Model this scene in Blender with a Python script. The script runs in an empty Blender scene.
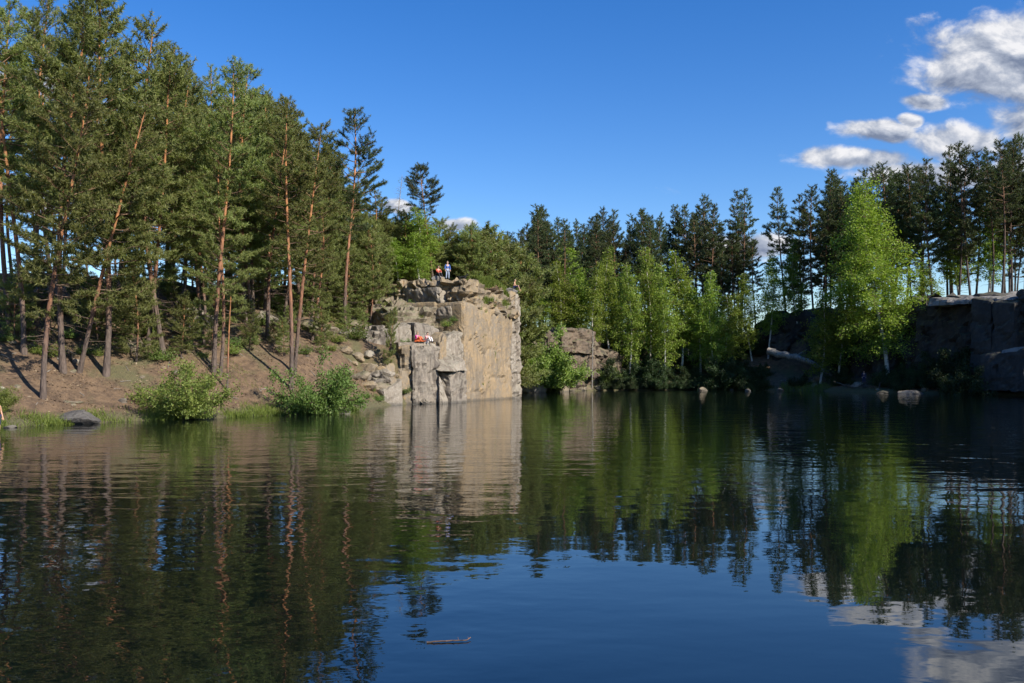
import bpy, bmesh, math, random
import numpy as np
from mathutils import Vector, Matrix, noise as mn

SC = bpy.context.scene
COL = SC.collection
R = math.radians

# ------------------------------------------------------------------ camera
F, CX, HY, EYE = 887.0, 512.0, 371.0, 3.0        # focal length in pixels, horizon row, eye height over the water
cam_d = bpy.data.cameras.new('camera')
cam_d.sensor_width = 36.0
cam_d.lens = F / 1024 * 36.0
cam_d.shift_y = (HY - 341.5) / 1024
cam_d.clip_start, cam_d.clip_end = 0.1, 20000
cam = bpy.data.objects.new('camera', cam_d); COL.objects.link(cam)
cam.location = (0, 0, EYE); cam.rotation_euler = (R(90), 0, 0)
SC.camera = cam

# ------------------------------------------------------------------ world, sun, exposure
SUN_EL = R(35); SUN_H = Vector((0.80, -0.60))
SUN = Vector((SUN_H.x*math.cos(SUN_EL), SUN_H.y*math.cos(SUN_EL), math.sin(SUN_EL)))
W = bpy.data.worlds.new('World'); SC.world = W; W.use_nodes = True
nt = W.node_tree; N = nt.nodes; L = nt.links; N.clear()
def wn(t, **k):
    n = N.new(t)
    for a, b in k.items(): setattr(n, a, b)
    return n
def wmath(op, a, b=None, c=None, clamp=False):
    n = wn('ShaderNodeMath', operation=op); n.use_clamp = clamp
    for i, v in enumerate((a, b, c)):
        if v is None: continue
        if isinstance(v, (int, float)): n.inputs[i].default_value = v
        else: L.new(v, n.inputs[i])
    return n.outputs[0]
def wvec(op, a, b=None):
    n = wn('ShaderNodeVectorMath', operation=op)
    for i, v in enumerate((a, b)):
        if v is None: continue
        if isinstance(v, (tuple, list)): n.inputs[i].default_value = v
        else: L.new(v, n.inputs[i])
    return n.outputs['Value'] if op in ('LENGTH', 'DOT_PRODUCT') else n.outputs[0]
sky = wn('ShaderNodeTexSky', sky_type='NISHITA')
sky.sun_disc = False; sky.sun_elevation = SUN_EL
sky.sun_rotation = math.atan2(SUN_H.x, SUN_H.y)
sky.air_density = 1.0; sky.dust_density = 0.25; sky.ozone_density = 2.6; sky.altitude = 200
hsv = wn('ShaderNodeHueSaturation'); hsv.inputs['Saturation'].default_value = 1.38
hsv.inputs['Value'].default_value = 1.0; hsv.inputs['Hue'].default_value = 0.513
L.new(sky.outputs[0], hsv.inputs['Color'])
tc = wn('ShaderNodeTexCoord')
DIR = tc.outputs['Generated']
sep = wn('ShaderNodeSeparateXYZ'); L.new(DIR, sep.inputs[0])
ay = wmath('MAXIMUM', wmath('ABSOLUTE', sep.outputs[1]), 0.04)
X = wmath('DIVIDE', sep.outputs[0], ay); Z = wmath('DIVIDE', sep.outputs[2], ay)
cmb = wn('ShaderNodeCombineXYZ'); L.new(X, cmb.inputs[0]); L.new(Z, cmb.inputs[1])
PL = cmb.outputs[0]
def noise_at(vec, scale, detail, rough, dist=0.0):
    n = wn('ShaderNodeTexNoise'); n.inputs['Scale'].default_value = scale
    n.inputs['Detail'].default_value = detail; n.inputs['Roughness'].default_value = rough
    n.inputs['Distortion'].default_value = dist
    L.new(vec, n.inputs['Vector']); return n.outputs['Fac']
# cumulus seen in the photograph (and the bank going on out of frame), as centre and half size in pixels of the picture
CLOUDS = [(1004, 62, 104, 50), (925, 100, 34, 10), (873, 132, 38, 13), (965, 138, 62, 20), (1045, 128, 70, 28), (860, 160, 70, 13), (930, 172, 90, 16),
          (905, 118, 14, 6), (1180, 40, 120, 50), (1300, 120, 160, 45), (1130, 168, 160, 22), (1560, 90, 190, 60), (745, 248, 60, 14),
          (20, 84, 62, 22), (110, 112, 45, 14), (-120, 60, 120, 35), (-420, 130, 170, 40), (450, 224, 26, 7), (395, 208, 20, 9), (-820, 60, 220, 60), (60, 190, 90, 20)]
STR = wvec('MULTIPLY', PL, (1.0, 1.5, 1.0))
warp = wn('ShaderNodeTexNoise'); warp.inputs['Scale'].default_value = 9; warp.inputs['Detail'].default_value = 3
L.new(PL, warp.inputs['Vector'])
PW = wvec('ADD', PL, wvec('MULTIPLY', wvec('SUBTRACT', warp.outputs['Color'], (0.5, 0.5, 0.5)), (0.05, 0.03, 0)))
field = None; base = None
for (cx, cy, sx, sy) in CLOUDS:
    v = wvec('SUBTRACT', PW, ((cx-CX)/F, (HY-cy)/F, 0))
    v = wvec('MULTIPLY', v, (F/sx, F/sy, 0))
    f = wmath('SUBTRACT', 1.0, wvec('LENGTH', v))
    sp = wn('ShaderNodeSeparateXYZ'); L.new(v, sp.inputs[0])
    wgt = wmath('MULTIPLY', wmath('MAXIMUM', f, 0.0), sp.outputs[1])
    field = f if field is None else wmath('MAXIMUM', field, f)
    base = wgt if base is None else wmath('ADD', base, wgt)
n1 = noise_at(STR, 16, 9, 0.58, 0.3)
n2 = noise_at(wvec('ADD', STR, (0.012, 0.016, 0)), 16, 9, 0.58, 0.3)
dens = wmath('ADD', wmath('MULTIPLY', field, 1.35), wmath('MULTIPLY', wmath('SUBTRACT', n1, 0.5), 2.2))
mr = wn('ShaderNodeMapRange', interpolation_type='SMOOTHSTEP'); L.new(dens, mr.inputs[0])
mr.inputs[1].default_value = -0.10; mr.inputs[2].default_value = 0.55
# thin wisps scattered over the whole sky
wv = noise_at(wvec('MULTIPLY', PL, (1.0, 2.2, 1.0)), 7.5, 6, 0.6, 0.6)
mw = wn('ShaderNodeMapRange', interpolation_type='SMOOTHSTEP'); L.new(wv, mw.inputs[0])
mw.inputs[1].default_value = 0.66; mw.inputs[2].default_value = 0.84; mw.inputs[4].default_value = 0.35
alpha = wmath('MAXIMUM', mr.outputs[0], mw.outputs[0])
alpha = wmath('MULTIPLY', alpha, wmath('GREATER_THAN', sep.outputs[2], 0.0))
lit = wmath('ADD', wmath('MULTIPLY', wmath('SUBTRACT', n1, n2), 2.4), 0.52)
lit = wmath('ADD', lit, wmath('MULTIPLY', base, 0.75), clamp=True)
cr = wn('ShaderNodeValToRGB'); L.new(lit, cr.inputs[0])
e = cr.color_ramp.elements
e[0].position = 0.12; e[0].color = (0.20, 0.25, 0.37, 1); e[1].position = 0.86; e[1].color = (0.90, 0.90, 0.93, 1)
m = cr.color_ramp.elements.new(0.5); m.color = (0.46, 0.51, 0.62, 1)
SKY_STRENGTH = 0.104
bg = wn('ShaderNodeBackground'); bg.inputs['Strength'].default_value = SKY_STRENGTH
mix = wn('ShaderNodeMix', data_type='RGBA')
cl10 = wn('ShaderNodeMix', data_type='RGBA', blend_type='MULTIPLY'); cl10.inputs[0].default_value = 1
L.new(cr.outputs[0], cl10.inputs[6]); cl10.inputs[7].default_value = (0.60/SKY_STRENGTH,)*3 + (1,)
L.new(alpha, mix.inputs[0]); L.new(hsv.outputs[0], mix.inputs[6]); L.new(cl10.outputs[2], mix.inputs[7])
L.new(mix.outputs[2], bg.inputs['Color'])
wo = wn('ShaderNodeOutputWorld'); L.new(bg.outputs[0], wo.inputs[0])

sd = bpy.data.lights.new('sun', 'SUN'); sd.energy = 4.6; sd.angle = R(0.5); sd.color = (1.0, 0.93, 0.82)
so = bpy.data.objects.new('sun', sd); COL.objects.link(so)
so.rotation_euler = SUN.to_track_quat('Z', 'Y').to_euler(); so.location = (60, -60, 80)

SC.view_settings.view_transform = 'Standard'; SC.view_settings.look = 'None'
SC.view_settings.exposure = 0.75; SC.view_settings.gamma = 1.0; SC.view_settings.use_curve_mapping = False
SC.render.engine = 'CYCLES'
SC.cycles.use_denoising = True
SC.cycles.use_adaptive_sampling = True; SC.cycles.adaptive_threshold = 0.02
SC.cycles.max_bounces = 5; SC.cycles.diffuse_bounces = 2; SC.cycles.glossy_bounces = 2
SC.cycles.transmission_bounces = 3; SC.cycles.transparent_max_bounces = 6
SC.cycles.caustics_reflective = False; SC.cycles.caustics_refractive = False
SC.cycles.sample_clamp_indirect = 4.0

# ------------------------------------------------------------------ helpers
def link(o, parent=None, name=None):
    COL.objects.link(o)
    if parent: o.parent = parent
    return o
def tag(o, label=None, cat=None, group=None, kind=None):
    if label: o['label'] = label
    if cat: o['category'] = cat
    if group: o['group'] = group
    if kind: o['kind'] = kind
    return o
def empty(name, loc=(0, 0, 0), rz=0.0):
    o = bpy.data.objects.new(name, None); COL.objects.link(o)
    o.location = loc; o.rotation_euler = (0, 0, rz); o.empty_display_size = 0.2
    return o
def tri_mesh(name, V, T, mat, smooth=False):
    """mesh from numpy vertices and triangles"""
    V = np.asarray(V, np.float32); T = np.asarray(T, np.int32)
    me = bpy.data.meshes.new(name)
    me.vertices.add(len(V)); me.vertices.foreach_set('co', V.ravel())
    k = T.shape[1]
    me.loops.add(T.size); me.loops.foreach_set('vertex_index', T.ravel())
    me.polygons.add(len(T))
    me.polygons.foreach_set('loop_start', np.arange(len(T), dtype=np.int32)*k)
    me.polygons.foreach_set('use_smooth', np.full(len(T), smooth))
    me.update(calc_edges=True)
    me.materials.append(mat)
    return me
def py_mesh(name, V, Fc, mat, smooth=False):
    me = bpy.data.meshes.new(name); me.from_pydata([tuple(v) for v in V], [], Fc)
    me.materials.append(mat)
    if smooth: me.polygons.foreach_set('use_smooth', [True]*len(me.polygons))
    me.update(); return me
def obj(name, me, parent=None):
    return link(bpy.data.objects.new(name, me), parent)

# ------------------------------------------------------------------ materials
MAT = {}
class NB:
    """small node-builder"""
    def __init__(s, name):
        s.m = bpy.data.materials.new(name); s.m.use_nodes = True; MAT[name] = s.m
        s.t = s.m.node_tree; s.t.nodes.clear()
        s.out = s.n('ShaderNodeOutputMaterial')
    def n(s, t, **k):
        x = s.t.nodes.new(t)
        for a, b in k.items(): setattr(x, a, b)
        return x
    def set(s, sock, v):
        if isinstance(v, bpy.types.NodeSocket): s.t.links.new(v, sock)
        elif isinstance(v, (tuple, list)) and len(v) == 3 and sock.type == 'RGBA': sock.default_value = (*v, 1)
        else: sock.default_value = v
    def noise(s, vec, scale, detail=5, rough=0.55, dist=0.0, out='Fac'):
        x = s.n('ShaderNodeTexNoise'); s.set(x.inputs['Vector'], vec)
        for k, v in (('Scale', scale), ('Detail', detail), ('Roughness', rough), ('Distortion', dist)): x.inputs[k].default_value = v
        return x.outputs[out]
    def vor(s, vec, scale, feature='F1', out='Distance'):
        x = s.n('ShaderNodeTexVoronoi', feature=feature); s.set(x.inputs['Vector'], vec); x.inputs['Scale'].default_value = scale
        return x.outputs[out]
    def mapr(s, v, a, b, c=0.0, d=1.0, smooth=True):
        x = s.n('ShaderNodeMapRange', interpolation_type='SMOOTHSTEP' if smooth else 'LINEAR')
        s.set(x.inputs[0], v)
        for i, q in enumerate((a, b, c, d)): s.set(x.inputs[i+1], q)
        return x.outputs[0]
    def mix(s, f, a, b, blend='MIX'):
        x = s.n('ShaderNodeMix', data_type='RGBA', blend_type=blend)
        s.set(x.inputs[0], f); s.set(x.inputs[6], a); s.set(x.inputs[7], b); return x.outputs[2]
    def math(s, op, a, b=0.0, clamp=False):
        x = s.n('ShaderNodeMath', operation=op); x.use_clamp = clamp
        s.set(x.inputs[0], a); s.set(x.inputs[1], b); return x.outputs[0]
    def vmath(s, op, a, b):
        x = s.n('ShaderNodeVectorMath', operation=op); s.set(x.inputs[0], a); s.set(x.inputs[1], b); return x.outputs[0]
    def bump(s, h, strength=0.5, dist=0.05, normal=None):
        x = s.n('ShaderNodeBump'); x.inputs['Strength'].default_value = strength; x.inputs['Distance'].default_value = dist
        s.set(x.inputs['Height'], h)
        if normal is not None: s.set(x.inputs['Normal'], normal)
        return x.outputs[0]
    def pbsdf(s, col, rough=0.8, normal=None, **k):
        x = s.n('ShaderNodeBsdfPrincipled'); s.set(x.inputs['Base Color'], col); s.set(x.inputs['Roughness'], rough)
        if normal is not None: s.set(x.inputs['Normal'], normal)
        for a, b in k.items(): s.set(x.inputs[a.replace('_', ' ')], b)
        return x.outputs[0]
    def done(s, sh): s.t.links.new(sh, s.out.inputs[0]); return s.m
    def pos(s): return s.n('ShaderNodeNewGeometry').outputs['Position']
    def oc(s): return s.n('ShaderNodeTexCoord').outputs['Object']

def plain(name, col, rough=0.8, var=0.15, **k):
    b = NB(name); p = b.oc()
    c2 = tuple(c*(1-var*2) for c in col)
    return b.done(b.pbsdf(b.mix(b.noise(p, 9, 4), c2, col), rough, **k))

def leaf_mat(name, c_dark, c_light, trans=0.35, tcol=None, obj_var=0.25):
    b = NB(name)
    g = b.n('ShaderNodeNewGeometry'); oi = b.n('ShaderNodeObjectInfo')
    c = b.mix(g.outputs['Random Per Island'], c_dark, c_light)
    big = b.noise(b.oc(), 0.55, 3)
    c = b.mix(b.mapr(big, 0.3, 0.7), b.mix(0.35, c, c_dark), c)
    hs = b.n('ShaderNodeHueSaturation')
    b.set(hs.inputs['Hue'], b.mapr(oi.outputs['Random'], 0, 1, 0.478, 0.514, False))
    b.set(hs.inputs['Value'], b.mapr(oi.outputs['Random'], 0, 1, 1-obj_var, 1+obj_var, False))
    b.set(hs.inputs['Color'], c); c = hs.outputs[0]
    d = b.pbsdf(c, 0.55, **{'Specular_IOR_Level': 0.3})
    t = b.n('ShaderNodeBsdfTranslucent'); b.set(t.inputs[0], b.mix(1.0, c, tcol or (1.15, 1.25, 0.55), 'MULTIPLY'))
    ms = b.n('ShaderNodeMixShader'); ms.inputs[0].default_value = trans
    b.t.links.new(d, ms.inputs[1]); b.t.links.new(t.outputs[0], ms.inputs[2])
    return b.done(ms.outputs[0])

leaf_mat('pine_needles', (0.130, 0.160, 0.050), (0.310, 0.335, 0.115), 0.42, obj_var=.3)
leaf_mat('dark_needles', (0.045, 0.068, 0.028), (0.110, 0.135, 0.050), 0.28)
leaf_mat('birch_leaves', (0.13, 0.20, 0.030), (0.30, 0.37, 0.065), 0.44)
leaf_mat('bright_birch_leaves', (0.15, 0.235, 0.030), (0.33, 0.41, 0.075), 0.46)
leaf_mat('willow_leaves', (0.12, 0.18, 0.035), (0.29, 0.34, 0.085), 0.42)
leaf_mat('bush_leaves', (0.08, 0.13, 0.028), (0.18, 0.25, 0.06), 0.38)
leaf_mat('shade_leaves', (0.022, 0.042, 0.014), (0.055, 0.085, 0.028), 0.3)  # leaf colour darkened to carry the shade of the far bank
leaf_mat('grass_blades', (0.09, 0.13, 0.022), (0.22, 0.25, 0.055), 0.35)

def bark(name, low, mid, high, scale=6):
    b = NB(name); p = b.oc()
    gz = b.n('ShaderNodeSeparateXYZ'); b.set(gz.inputs[0], b.n('ShaderNodeTexCoord').outputs['Generated'])
    st = b.vmath('MULTIPLY', p, (1.0, 1.0, 0.3))
    n = b.noise(st, scale, 6, 0.65); n3 = b.noise(p, 1.3, 3)
    h = b.math('ADD', gz.outputs[2], b.math('MULTIPLY', b.math('SUBTRACT', n3, 0.5), 0.25))
    c = b.mix(b.mapr(h, 0.10, 0.34), low, mid); c = b.mix(b.mapr(h, 0.34, 0.65), c, high)
    c = b.mix(b.mapr(n, 0.35, 0.65), b.mix(0.55, c, (0.03, 0.022, 0.018)), c)
    bm = b.bump(b.vor(st, scale*1.6), 0.9, 0.05)
    return b.done(b.pbsdf(c, 0.85, bm))
bark('pine_bark', (0.13, 0.095, 0.075), (0.30, 0.135, 0.070), (0.46, 0.20, 0.075))
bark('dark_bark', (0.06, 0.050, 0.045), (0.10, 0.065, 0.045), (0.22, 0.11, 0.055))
bark('branch_bark', (0.16, 0.11, 0.08), (0.19, 0.12, 0.075), (0.23, 0.13, 0.07))
bark('shade_wood', (0.10, 0.09, 0.08), (0.13, 0.115, 0.10), (0.12, 0.105, 0.09))  # darker copy of the grey wood, shore shade put into its colour
bark('grey_wood', (0.27, 0.25, 0.22), (0.34, 0.31, 0.27), (0.36, 0.33, 0.28))
b = NB('birch_bark'); p = b.oc()
mk = b.noise(b.vmath('MULTIPLY', p, (2, 2, 9)), 2.0, 4, 0.6)
b.done(b.pbsdf(b.mix(b.mapr(mk, 0.56, 0.62), (0.56, 0.53, 0.47), (0.05, 0.045, 0.04)), 0.7))

def rock(name, pal, stain, sc=1.0, lichen=0.3, gloss=0.8, st=0.85):
    b = NB(name); p = b.pos()
    n1 = b.noise(p, 0.45*sc, 5, 0.6, 0.4); n2 = b.noise(p, 2.6*sc, 6, 0.65); n3 = b.noise(p, 14*sc, 4, 0.7)
    vs = b.noise(b.vmath('MULTIPLY', p, (0.9, 0.9, 0.24)), 0.8*sc, 6, 0.68, 1.2)
    c = b.mix(b.mapr(n1, 0.36, 0.64), pal[0], pal[1])
    c = b.mix(b.mapr(n2, 0.48, 0.70), c, pal[2])
    c = b.mix(b.math('MULTIPLY', b.mapr(vs, 0.47, 0.62), st), c, stain)
    c = b.mix(b.math('MULTIPLY', b.mapr(n3, 0.55, 0.75), 0.5), c, (0.05, 0.045, 0.04))
    g = b.n('ShaderNodeSeparateXYZ'); b.set(g.inputs[0], b.n('ShaderNodeNewGeometry').outputs['Normal'])
    li = b.math('MULTIPLY', b.math('MULTIPLY', b.mapr(g.outputs[2], 0.2, 0.8), b.mapr(n2, 0.40, 0.62)), lichen)
    c = b.mix(li, c, (0.10, 0.105, 0.045))
    # water mark just above the lake
    pz = b.n('ShaderNodeSeparateXYZ'); b.set(pz.inputs[0], p)
    wet = b.mapr(b.math('ADD', pz.outputs[2], b.math('MULTIPLY', n2, 0.3)), 0.22, 0.45, 0.6, 0.0)
    c = b.mix(wet, c, (0.05, 0.048, 0.042))
    h = b.math('ADD', b.math('MULTIPLY', n2, 1.0), b.math('MULTIPLY', n3, 0.35))
    return b.done(b.pbsdf(c, gloss, b.bump(h, 0.7, 0.16)))
rock('ochre_granite', ((0.285, 0.208, 0.120), (0.215, 0.175, 0.125), (0.345, 0.235, 0.115)), (0.145, 0.115, 0.080), 1.0, 0.25, st=0.65)
rock('pale_granite', ((0.29, 0.25, 0.195), (0.235, 0.20, 0.155), (0.35, 0.31, 0.255)), (0.13, 0.10, 0.072), 1.3, 0.3)
rock('grey_granite', ((0.22, 0.19, 0.15), (0.27, 0.225, 0.175), (0.16, 0.14, 0.115)), (0.075, 0.06, 0.048), 1.5, 0.3)
rock('mossy_granite', ((0.23, 0.185, 0.125), (0.18, 0.145, 0.10), (0.26, 0.21, 0.15)), (0.09, 0.072, 0.048), 1.2, 0.9)
rock('rust_granite', ((0.155, 0.110, 0.070), (0.115, 0.085, 0.058), (0.20, 0.145, 0.10)), (0.045, 0.036, 0.026), 1.4, 0.9)
rock('shade_granite', ((0.048, 0.040, 0.033), (0.032, 0.027, 0.022), (0.066, 0.054, 0.043)), (0.022, 0.020, 0.018), 0.8, 0.5)  # granite with the deep shade of the right cliffs put into its colour
rock('slab_granite', ((0.24, 0.22, 0.20), (0.19, 0.175, 0.16), (0.28, 0.26, 0.235)), (0.10, 0.09, 0.08), 0.8, 0.3)
rock('dark_granite', ((0.11, 0.10, 0.092), (0.14, 0.128, 0.115), (0.08, 0.072, 0.067)), (0.05, 0.043, 0.04), 2.0, 0.1)

# forest floor
b = NB('forest_floor'); p = b.pos()
n1 = b.noise(p, 0.22, 5, 0.6, 0.5); n2 = b.noise(p, 1.7, 6, 0.65, 0.3); n3 = b.noise(p, 9, 5, 0.7)
c = b.mix(b.mapr(n2, 0.35, 0.66), (0.095, 0.060, 0.035), (0.190, 0.122, 0.068))
c = b.mix(b.math('MULTIPLY', b.mapr(n1, 0.50, 0.66), 0.8), c, (0.10, 0.10, 0.040))
c = b.mix(b.math('MULTIPLY', b.mapr(n3, 0.52, 0.70), 0.55), c, (0.055, 0.033, 0.022))
c = b.mix(b.math('MULTIPLY', b.mapr(b.noise(p, 30, 2), 0.60, 0.68), 0.5), c, (0.26, 0.19, 0.13))
pz = b.n('ShaderNodeSeparateXYZ'); b.set(pz.inputs[0], p)
shore = b.mapr(b.math('ADD', pz.outputs[2], b.math('MULTIPLY', n2, 0.5)), 0.55, 0.95, 0.75, 0.0)
c = b.mix(shore, c, (0.10, 0.10, 0.045))
b.done(b.pbsdf(c, 0.95, b.bump(b.math('ADD', n2, b.math('MULTIPLY', n3, 0.5)), 0.9, 0.25)))

# water
b = NB('lake_water'); p = b.pos()
sx = b.n('ShaderNodeSeparateXYZ'); b.set(sx.inputs[0], p)
w1 = b.noise(b.vmath('MULTIPLY', p, (0.55, 1.0, 1.0)), 0.85, 2, 0.5, 0.25)
w2 = b.noise(b.vmath('MULTIPLY', p, (0.7, 1.0, 1.0)), 3.2, 2, 0.5)
w3 = b.noise(p, 0.20, 2, 0.5)
patch = b.noise(p, 0.055, 2, 0.5, 0.4)
side = b.mapr(b.math('ADD', sx.outputs[0], b.math('MULTIPLY', sx.outputs[1], -0.12)), -9.0, 1.5, 1.0, 0.0)
far = b.mapr(sx.outputs[1], 14.0, 30.0)
act = b.math('MAXIMUM', side, b.math('MULTIPLY', far, 0.75))
act = b.math('MULTIPLY', act, b.mapr(patch, 0.32, 0.62, 0.55, 1.0))
act = b.math('ADD', b.math('MULTIPLY', act, 0.86), 0.14)
ex = b.math('DIVIDE', b.math('SUBTRACT', sx.outputs[0], 27.0), 15.0); ey = b.math('DIVIDE', b.math('SUBTRACT', sx.outputs[1], 126.0), 7.0)
el = b.math('ADD', b.math('MULTIPLY', ex, ex), b.math('MULTIPLY', ey, ey))
gust = b.mapr(el, 0.3, 1.1, 1.0, 0.0)
h = b.math('MULTIPLY', act, b.math('ADD', b.math('MULTIPLY', w1, 0.040), b.math('MULTIPLY', w2, 0.0075)))
h = b.math('ADD', h, b.math('MULTIPLY', w3, 0.030))
h = b.math('ADD', h, b.math('MULTIPLY', gust, b.math('MULTIPLY', b.noise(p, 4.0, 3, 0.6), 0.06)))
bn = b.bump(h, 1.0, 1.0)
wp = b.n('ShaderNodeBsdfPrincipled'); b.set(wp.inputs['Base Color'], (0.002, 0.0045, 0.0045)); b.set(wp.inputs['Roughness'], 0.015)
wp.inputs['IOR'].default_value = 1.65; b.set(wp.inputs['Normal'], bn)
b.done(wp.outputs[0])

plain('skin', (0.55, 0.33, 0.24), 0.6, 0.05)
plain('tanned_skin', (0.52, 0.29, 0.18), 0.6, 0.05)
plain('dark_hair', (0.03, 0.022, 0.018), 0.6)
plain('fair_hair', (0.42, 0.33, 0.20), 0.6)
plain('eye_dark', (0.02, 0.02, 0.02), 0.3)
plain('magenta_cloth', (0.75, 0.03, 0.36), 0.85, 0.08)
plain('pink_cloth', (0.72, 0.36, 0.42), 0.85, 0.08)
plain('white_cloth', (0.75, 0.72, 0.72), 0.85, 0.05)
plain('orange_cloth', (0.72, 0.15, 0.04), 0.85, 0.08)
plain('red_cloth', (0.55, 0.10, 0.06), 0.85, 0.08)
plain('black_cloth', (0.015, 0.015, 0.02), 0.85, 0.08)
plain('blue_cloth', (0.06, 0.14, 0.42), 0.85, 0.1)
plain('navy_cloth', (0.022, 0.026, 0.085), 0.85, 0.1)
plain('jean_cloth', (0.32, 0.38, 0.50), 0.85, 0.1)
plain('dog_fur', (0.012, 0.011, 0.012), 0.7, 0.2)
plain('brown_fur', (0.14, 0.06, 0.03), 0.7, 0.2)
plain('rag_paper', (0.62, 0.60, 0.57), 0.8)

# ------------------------------------------------------------------ terrain
# shoreline (x, y) with the height of the ground at fixed distances from the water
SD = np.array([0, 0.8, 2.0, 5.0, 9.0, 15.0, 25.0, 45.0, 90.0])
PA = [-.05, .35, .8, 2.3, 4.6, 7.8, 10.4, 11.0, 10.0]      # soil bank
PB = [-.3, .3, 1.3, 4.6, 6.4, 8.8, 11.2, 12.5, 11.5]       # rubble bank
PC = [-1.5, -1.2, 4.6, 5.2, 6.6, 9.8, 12.0, 12.6, 12]      # bench
PM = [-1.5, -1.3, 2.5, 11.6, 12.1, 12.4, 12.6, 12.8, 12.5] # main cliff
PT = [-1.5, -1.2, 3.0, 11.2, 12.2, 12.3, 12.6, 12.8, 12.5]
PD = [-.1, .4, 1.2, 4.0, 9.4, 9.8, 10.2, 11, 12]           # second cliff
PE = [-.1, .4, .9, 2.2, 4.2, 6.8, 9.2, 10.5, 11.5]         # wooded far bank
PF = [-.1, .4, .8, 1.5, 2.6, 10.5, 12.8, 13.2, 13]         # shaded cliff
PG = [-.1, .3, .7, 1.4, 3.0, 12.5, 14.2, 15.0, 15]         # right cliff
PH = [-.1, .4, .9, 2.5, 8.0, 13.5, 16.0, 18.0, 18]         # right bank out of frame
PN = [-.1, .4, .8, 1.4, 2.0, 3.0, 5.0, 7.0, 8.0]           # near bank
SHORE = [(-44, 6, PN), (-46, 22, PA), (-37, 36, PA), (-27.5, 46.5, PA), (-22.3, 53.5, PA), (-18.4, 57.0, PA), (-13.8, 63.5, PA), (-11.8, 70, PB), (-10.2, 77.0, PB),
         (-8.6, 79.6, PC), (-6.0, 83.5, PC), (-4.2, 88.0, PC), (-3.2, 90.1, PT), (-2.4, 91.8, PM), (0.1, 97.0, PM), (1.3, 98.6, PM), (0.5, 103, PM), (-1.0, 110, PM), (0.5, 120, PD), (3.0, 127, PD), (6.5, 131, PD), (13, 136, PD),
         (17, 139, PE), (30, 142, PE), (37, 140, PE), (44, 136, PF), (50, 126, PF), (55, 118, PG), (62, 110, PG), (69, 100, PG), (74, 85, PH), (76, 45, PH), (70, 12, PN), (40, 4, PN), (0, 2.5, PN), (-25, 3, PN)]
SP = np.array([(a, c) for a, c, _ in SHORE], float); SPR = np.array([q for _, _, q in SHORE], float)
_rs = np.random.RandomState(5)
_W = [(_rs.uniform(0, 6.283), _rs.uniform(0, 6.283), wl) for wl in (23, 17, 11, 7.3, 5.1, 3.7, 2.6, 1.9, 1.5)]
def gnoise(x, y):
    s = 0
    for a, ph, wl in _W: s = s + np.sin((x*math.cos(a)+y*math.sin(a))*6.283/wl+ph)*wl*0.012
    return s
def shore_dist(x, y):
    """signed distance from the shore (positive on land) and the blended profile"""
    x = np.asarray(x, float); y = np.asarray(y, float)
    best = np.full(x.shape, 1e9); prof = np.zeros(x.shape+(len(SD),)); inside = np.zeros(x.shape, bool)
    n = len(SP)
    for i in range(n):
        ax, ay_ = SP[i]; bx, by = SP[(i+1) % n]
        dx, dy = bx-ax, by-ay_
        t = np.clip(((x-ax)*dx+(y-ay_)*dy)/(dx*dx+dy*dy), 0, 1)
        d = np.hypot(x-ax-t*dx, y-ay_-t*dy)
        m_ = d < best
        best = np.where(m_, d, best)
        pr = SPR[i]*(1-t[..., None])+SPR[(i+1) % n]*t[..., None]
        prof = np.where(m_[..., None], pr, prof)
        c_ = ((ay_ > y) != (by > y)) & (x < (bx-ax)*(y-ay_)/((by-ay_) if by != ay_ else 1e-9)+ax)
        inside ^= c_
    return np.where(inside, -best, best), prof
def ground(x, y):
    x = np.asarray(x, float); y = np.asarray(y, float)
    s, prof = shore_dist(x, y)
    z = prof[..., -1].copy()
    for i in range(len(SD)-1):
        k = (s >= SD[i]) & (s < SD[i+1])
        t = (s-SD[i])/(SD[i+1]-SD[i])
        z = np.where(k, prof[..., i]*(1-t)+prof[..., i+1]*t, z)
    zi = prof[..., 0]+np.maximum(s*0.45, -3.2)
    z = np.where(s < 0, np.minimum(zi, -0.02), z)
    amp = np.clip((s-0.6)/6, 0, 1)
    fade = np.clip((s-130)/500, 0, 1)
    return z*(1-fade)+2.0*fade+gnoise(x, y)*amp*(1-fade)
from bisect import bisect_right
def gz(x, y):                      # height of the ground mesh
    i = min(max(bisect_right(gxl, x)-1, 0), len(gxl)-2); j = min(max(bisect_right(gyl, y)-1, 0), len(gyl)-2)
    a = (x-gxl[i])/(gxl[i+1]-gxl[i]); b_ = (y-gyl[j])/(gyl[j+1]-gyl[j])
    return float((GZ[j, i]*(1-a)+GZ[j, i+1]*a)*(1-b_)+(GZ[j+1, i]*(1-a)+GZ[j+1, i+1]*a)*b_)
def at(px, d):                     # ground point under picture column px at distance d
    x = (px-CX)/F*d
    return Vector((x, d, gz(x, d)))
def ray(px, py, d): return Vector(((px-CX)/F*d, d, EYE+(HY-py)/F*d))
def hit(px, py, d0=20, d1=260):    # where the line of sight through a pixel meets the ground
    d = np.arange(d0, d1, 0.15); x = (px-CX)/F*d; zz = EYE+(HY-py)/F*d
    g = ground(x, d); k = np.nonzero(zz <= np.maximum(g, 0))[0]
    i = k[0] if len(k) else len(d)-1
    return Vector((x[i], d[i], max(g[i], 0)))

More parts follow.
